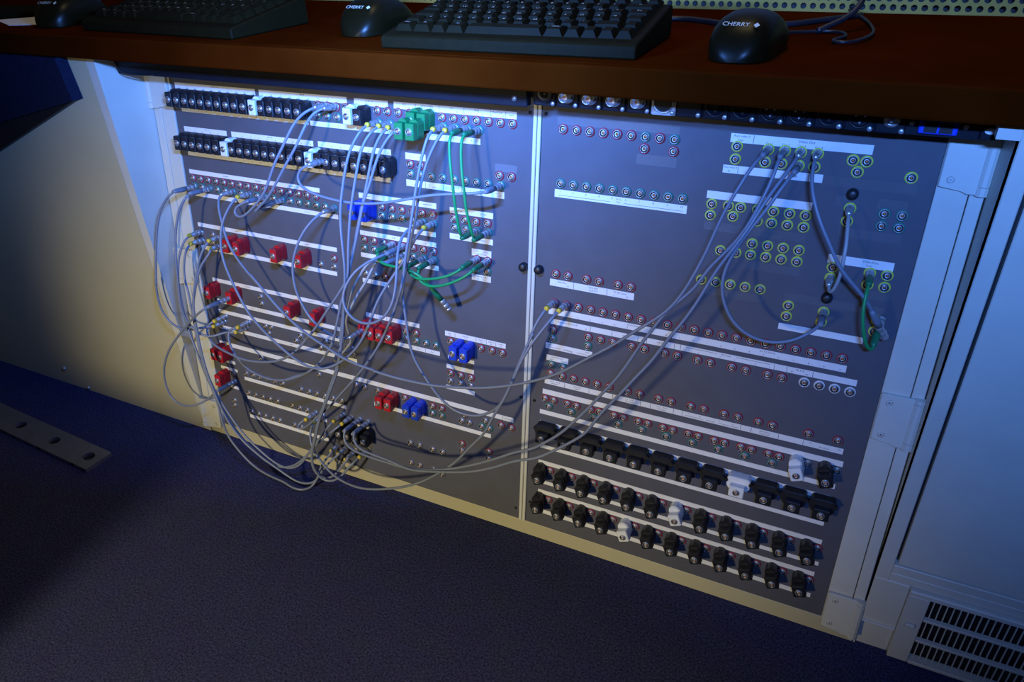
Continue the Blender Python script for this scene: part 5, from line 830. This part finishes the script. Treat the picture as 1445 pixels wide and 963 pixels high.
def conn(x, kind):
    X0 = x - .262; zc = .0140; y = -.003
    fl = box('connector_flange', -.0134, .0134, -.002, 0, -.0138, .0170, GREYP if kind == 'ring' else NAVY, cr_, .0012)
    fl.location = (X0, y, zc)
    me_obj('screw', scr, fl, (.0102, -.002, -.0106)); me_obj('screw', scr, fl, (-.0102, -.002, .0130))
    f = fl
    if kind == 'blank': return
    if kind == 'bnc':
        me_obj('shell', lathe_me('shell', [(.0088, .002), (.0088, .0040), (.0075, .0052), (.0060, .0052), (.0058, .0150), (.0048, .0152), (.0046, .0060), (.0020, .0060), (.0018, .0110), (0, .0112)], CLEAR, 16), f)
        me_obj('contact', lathe_me('contact', [(.0012, .010), (.0012, .0125), (0, .0127)], COPPER, 8), f)
    elif kind == 'round':
        me_obj('shell', lathe_me('shell', [(.0108, .002), (.0108, .0040), (.0100, .0048), (.0030, .0048), (.0026, .0030), (0, .0030)], BLACKP, 20), f)
    elif kind == 'ring':
        me_obj('shell', lathe_me('shell', [(.0115, .002), (.0115, .0038), (.0105, .0044), (.0098, .0030), (.0098, .0010)], SILVER, 22), f)
        me_obj('insert', lathe_me('insert', [(.0098, .0021), (.0060, .0021), (0, .0021)], HOLE, 16), f)
    elif kind in 'FM':
        me_obj('shell', lathe_me('shell', [(.0110, .002), (.0110, .0036), (.0104, .0042), (.0096, .0042), (.0094, .0022), (.0088, .0022)], BLACKP, 22), f)
        me_obj('insert', lathe_me('insert', [(.0094, .0022), (.0088, .0030 if kind == 'F' else .0022), (0, .0030 if kind == 'F' else .0022)], NAVY, 18), f)
        for a in (90 + 180, 30 + 0, 150):
            px, pz = .0046 * math.cos(R(a)), .0046 * math.sin(R(a))
            if kind == 'F': me_obj('pin_hole', lathe_me('pin_hole', [(.0016, .0031), (0, .0032)], HOLE, 8), f, (px, 0, pz))
            else: me_obj('pin', lathe_me('pin', [(.0011, .002), (.0011, .0070), (0, .0076)], SILVER, 8), f, (px, 0, pz))
    elif kind == 'coax':
        me_obj('shell', lathe_me('shell', [(.0075, .002), (.0075, .003), (.0062, .0034), (.0056, .003), (.0050, .0080), (.0036, .0082), (.0034, .004), (.0020, .004), (.0018, .0070), (0, .0072)], SILVER, 18), f)
for i, k in enumerate(['round', 'bnc', 'bnc', 'bnc', 'bnc', 'ring', 'blank', 'F', 'F', 'M', 'M', 'F', 'M', 'coax']):
    conn(.0320 + .0280 * i, k)
ds = box('data_port', -.0165, .0165, -.0055, -.0008, -.0088, .0055, BLUEP, cr_, .001); ds.location = (.4365 - .262, -.003, .0125)
for sx in (-1, 1): box('port_insert', sx * .0065 - .0055, sx * .0065 + .0055, -.0062, -.0054, -.0072, .0020, HOLE, ds)
for sx in (-1, 1): me_obj('jack_screw', scr, ds, (sx * .0225, -.001, -.0005))
tail = thing('rail_end_bracket', 'black bracket with oval slot at the right end of the connector strip', 'bracket', (.4815, .036, .679))
box('plate', -.0105, .0045, -.004, .002, .0018, .034, NAVY, tail, .0015)
bm = bmesh.new(); prism(bm, [(.0048 * math.cos(a * math.pi / 6), .0028 * math.sin(a * math.pi / 6)) for a in range(12)], -.0046, -.0040, 'y')
me_obj('slot', finish(bm, 'slot', WHITEP), tail, (-.0025, 0, .0105))

# ------------------------------------------------------------------ on the desktop
ZT = .7385
KEYM = {}
def key_me(u):
    if u in KEYM: return KEYM[u]
    wv = .0196 * u - .0016; dv = .0176; bm = bmesh.new()
    lo = [(-wv / 2, -dv / 2), (wv / 2, -dv / 2), (wv / 2, dv / 2), (-wv / 2, dv / 2)]
    A = [bm.verts.new((x, y, 0)) for x, y in lo]; B = [bm.verts.new((x * (1 - .0042 / wv * 2) , y * .74 + .0008, .0075)) for x, y in lo]
    bm.faces.new(A); bm.faces.new(B)
    for i in range(4): bm.faces.new((A[i], A[(i + 1) % 4], B[(i + 1) % 4], B[i]))
    KEYM[u] = finish(bm, 'key', KEYB); return KEYM[u]
ROWS = [[(1, t) for t in ('Esc', 'F1', 'F2', 'F3', 'F4', 'F5', 'F6', 'F7', 'F8', 'F9', 'F10', 'F11', 'F12', 'Prt', 'Num')],
        [(1, t) for t in '^1234567890?+'] + [(2, '<-')],
        [(1.5, 'Tab')] + [(1, t) for t in 'QWERTZUIOP'] + [(1, 'Ü'), (1, '*'), (1.5, 'Ent')],
        [(1.75, '')] + [(1, t) for t in 'ASDFGHJKL'] + [(1, 'Ö'), (1, 'Ä'), (1, '#'), (1.25, '')],
        [(1.25, '')] + [(1, '<')] + [(1, t) for t in 'YXCVBNM,.-'] + [(1.75, ''), (1, '')],
        [(1.25, 'Strg'), (1.25, 'Fn'), (1, ''), (1.25, 'Alt'), (5, ''), (1.25, 'AltGr'), (1, ''), (1, ''), (1, ''), (1, '')]]
def keyboard(loc, rz, label):
    root = thing('keyboard', label, 'keyboard', loc, (0, 0, rz), 'black keyboards on the desktop')
    tl = R(8.5)
    bm = bmesh.new()
    W_ = .3135
    prism(bm, [(0, .0005), (0, .012), (.004, .0150), (.146, .0150 + .142 * math.sin(tl)), (.150, .012 + .150 * math.sin(tl)), (.150, .0005)], 0, W_, 'x')
    bmesh.ops.bevel(bm, geom=bm.edges[:], offset=.0015, segments=1, affect='EDGES')
    me_obj('housing', finish(bm, 'housing', KEYB), root)
    for r_, row in enumerate(ROWS):
        x = .0098
        d = .1285 - r_ * .0214 + (.004 if r_ == 0 else 0)
        for u, t in row:
            xc = x + u * .0196 / 2
            k = me_obj('key', key_me(u), root, (xc, .006 + d, .0142 + (.006 + d) * math.sin(tl)), (tl, 0, 0))
            if t: me_obj('legend', text_me(t, .0062 if len(t) == 1 else .0042, LEGEND), k, (-.002 if len(t) == 1 else 0, .003, .0077), (-R(90), 0, 0))
            x += u * .0196
    return root
keyboard((-.169, .008, ZT), R(1.0), 'compact black keyboard at the middle of the desk edge')
keyboard((-.720, .024, ZT), R(-2.7), 'compact black keyboard at the left of the desk edge')
def mouse_me():
    L_, W_, H_ = .056, .0325, .036; bm = bmesh.new(); rows = []
    N, M_ = 22, 14
    for i in range(N + 1):
        t = -1 + 2 * i / N; t = math.copysign(1 - (1 - abs(t)) ** 1.6, t) if abs(t) > 0 else 0
        wv = W_ * max(0, 1 - abs(t) ** 3.0) ** .42 * (1 - .07 * math.cos(t * 2.4) * (1 if abs(t) < .65 else .5))
        hv = H_ * max(0, 1 - abs(t * 1.0 + .12) ** 2.3 * .80) ** .9 * max(0, 1 - abs(t) ** 7) ** .5
        row = []
        for j in range(M_ + 1):
            a = math.pi * j / M_
            cx_ = math.copysign(abs(math.cos(a)) ** .75, math.cos(a)); sz = math.sin(a) ** .75
            row.append(bm.verts.new((wv * cx_ * (1 - .12 * (1 - sz)), L_ * t, .001 + hv * sz)))
        rows.append(row)
    for A, B in zip(rows, rows[1:]):
        for j in range(M_): bm.faces.new((A[j], A[j + 1], B[j + 1], B[j])).smooth = True
    bmesh.ops.remove_doubles(bm, verts=bm.verts, dist=.0002)
    return finish(bm, 'shell', MOUSE, True)
MOUSEM = mouse_me()
def mouse_h(t): return .001 + .036 * max(0, 1 - abs(t + .12) ** 2.3 * .80) ** .9 * max(0, 1 - abs(t) ** 7) ** .5
def mouse(loc, rz, label, tag_=False):
    root = thing('computer_mouse', label, 'mouse', loc, (0, 0, rz), 'black computer mice on the desktop')
    root.scale = (1.18, 1.18, 1.18)
    me_obj('shell', MOUSEM, root)
    t = -.70; y = .056 * t; sl = math.atan2(mouse_h(t + .05) - mouse_h(t - .05), .0056)
    me_obj('lettering', text_me('CHERRY', .0062, LEGEND), root, (-.003, y, mouse_h(t) + .0006), (-R(90) + sl, 0, 0))
    bm = bmesh.new(); prism(bm, [(.0026, 0), (0, .0026), (-.0026, 0), (0, -.0026)], -.0002, 0, 'y')
    me_obj('emblem', finish(bm, 'emblem', LEGEND), root, (.0145, y, mouse_h(t) + .0005), (-R(90) + sl, 0, 0))
    if tag_:
        bm = bmesh.new(); n = 10; G = []
        for yy in (-.2, .02):
            G.append([bm.verts.new((-.020 + .040 * i / n, .056 * yy, mouse_h(yy) * (1 - abs((-.020 + .040 * i / n) / .031) ** 2.6) ** .40 + .0008)) for i in range(n + 1)])
        for i in range(n): bm.faces.new((G[0][i], G[0][i + 1], G[1][i + 1], G[1][i]))
        lb = me_obj('paper_label', finish(bm, 'paper_label', PAPER), root)
        me_obj('lettering', text_me('PC 4', .0080), lb, (0, .056 * -.09, mouse_h(-.09) + .0013), (-R(90), 0, 0))
    box('scroll_wheel', -.003, .003, .024, .036, .018, .0315, BLACKP, root, .001)
    box('button_seam', -.0003, .0003, .012, .052, .010, mouse_h(.35) * .72, HOLE, root)
    tl = spline([(0, .055, .010), (.002, .075, .006), (.016, .105, .0025), (.050, .125, .0025), (.066, .100, .0025), (.055, .065, .0025), (.070, .060, .0025), (.085, .105, .003), (.070, .190, .0025), (.03, .29, .0025)])
    me_obj('cord', sweep('cord', tl, .0016, BLACKP, 6), root)
    return root
mouse((.246, .086, ZT), R(-6), 'black mouse on the bare right part of the desktop')
mouse((-.255, .130, ZT), R(2), 'black mouse between the two keyboards')
mouse((-.815, .086, ZT), R(8), 'black mouse with white paper label at the far left', True)
bm = bmesh.new(); prism(bm, [(-1.000, .070), (-.905, .030), (-.830, .060), (-.940, .135)], ZT, ZT + .0006, 'z')
tag(me_obj('paper_note', finish(bm, 'paper_note', PAPER)), 'small white sheet of paper left of the labelled mouse', 'paper')
bm = bmesh.new(); prism(bm, [(-1.35, .070), (-1.02, .078), (-.95, .118), (-.88, .180), (-.90, .205), (-1.35, .120)], ZT + .0008, ZT + .010, 'z')
bmesh.ops.bevel(bm, geom=bm.edges[:], offset=.0015, segments=1, affect='EDGES')
tag(me_obj('black_folder', finish(bm, 'black_folder', KEYB)), 'flat black slab lying behind the white sheet at the far left', 'folder')
for k, (pts, lb) in enumerate((([(.30, .22, .003), (.335, .25, .02), (.345, .29, .05), (.35, .33, .10), (.352, .36, .16)], 'black cable standing up behind the mouse on the right'),
                              ([(.04, .24, .003), (.12, .285, .003), (.20, .25, .003), (.255, .26, .003), (.30, .31, .003), (.34, .36, .003)], 'black cable lying behind the right mouse'))):
    tag(me_obj('desk_cable', sweep('desk_cable', spline([(x, y, ZT + z) for x, y, z in pts]), .0035, BLACKP, 8)), lb, 'cable')

# ------------------------------------------------------------------ left: navy box and steel bar
nb = thing('under_desk_box', 'dark navy cloth covered box hanging under the desk at the far left', 'box', (-1.1, -.012, .46))
def sub(pts): return [(x + 1.1, z - .46) for x, z in pts]
bm = bmesh.new(); prism(bm, sub([(-.7435, .705), (-.736, .643), (-.965, .588), (-1.6, .43), (-1.6, .705)]), -.008, .011, 'y'); me_obj('front_face', finish(bm, 'front_face', NAVYF), nb)
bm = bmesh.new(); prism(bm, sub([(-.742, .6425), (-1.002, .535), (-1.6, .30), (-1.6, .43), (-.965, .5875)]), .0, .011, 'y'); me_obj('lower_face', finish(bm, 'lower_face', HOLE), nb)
bar = thing('steel_bar', 'flat grey steel bar with three round holes lying on the carpet', 'bar', (-.805, -.162, 0.0005))
bar.rotation_euler = (0, 0, R(-3.0))
bm = bmesh.new()
def barplate():
    xs = [0]; yy = .027; hole = [-.030, -.137, -.248]; rr = .0125
    x = 0.0
    # strip with octagonal openings
    cells = [(-.0, -.0125 - .005)] ; edges = [0.0]
    for h in hole: edges += [h + .020, h - .020]
    edges += [-.60]
    def quad(x0, x1, y0, y1): bx(bm, x1, x0, y0, y1, 0, .008)
    for i in range(0, len(edges), 2): quad(edges[i], edges[i + 1], -yy, yy)
    for h in hole:
        n = 12; a0 = [math.pi * 2 * k / n + math.pi / n for k in range(n)]
        top_i = [bm.verts.new((h + rr * math.cos(a), rr * .85 * math.sin(a), .008)) for a in a0]; bot_i = [bm.verts.new((v.co.x, v.co.y, 0)) for v in top_i]
        def out(a):
            m_ = max(abs(math.cos(a)) / .020, abs(math.sin(a)) / yy); return (h + math.cos(a) / m_, math.sin(a) / m_)
        top_o = [bm.verts.new((*out(a), .008)) for a in a0]; bot_o = [bm.verts.new((*out(a), 0)) for a in a0]
        for k in range(n):
            j = (k + 1) % n
            bm.faces.new((top_i[k], top_o[k], top_o[j], top_i[j])); bm.faces.new((bot_i[k], bot_i[j], bot_o[j], bot_o[k]))
            bm.faces.new((top_i[k], top_i[j], bot_i[j], bot_i[k])); bm.faces.new((top_o[k], bot_o[k], bot_o[j], top_o[j]))
        a = math.atan2(yy, .020)
        for s1 in (1, -1):
            for s2 in (1, -1):
                c = (h + s1 * .020, s2 * yy)
                near = sorted(range(n), key=lambda k: (top_o[k].co.x - c[0]) ** 2 + (top_o[k].co.y - c[1]) ** 2)[:2]
                cv = bm.verts.new((*c, .008)); bm.faces.new((cv, top_o[near[0]], top_o[near[1]]))
barplate()
me_obj('plate', finish(bm, 'plate', STEEL), bar)
for h in (-.030, -.137, -.248):
    bm = bmesh.new(); prism(bm, [(.0123 * math.cos(k * math.pi / 6), .0104 * math.sin(k * math.pi / 6)) for k in range(12)], .0004, .002, 'z')
    me_obj('hole_floor', finish(bm, 'hole_floor', HOLE), bar, (h, 0, 0))
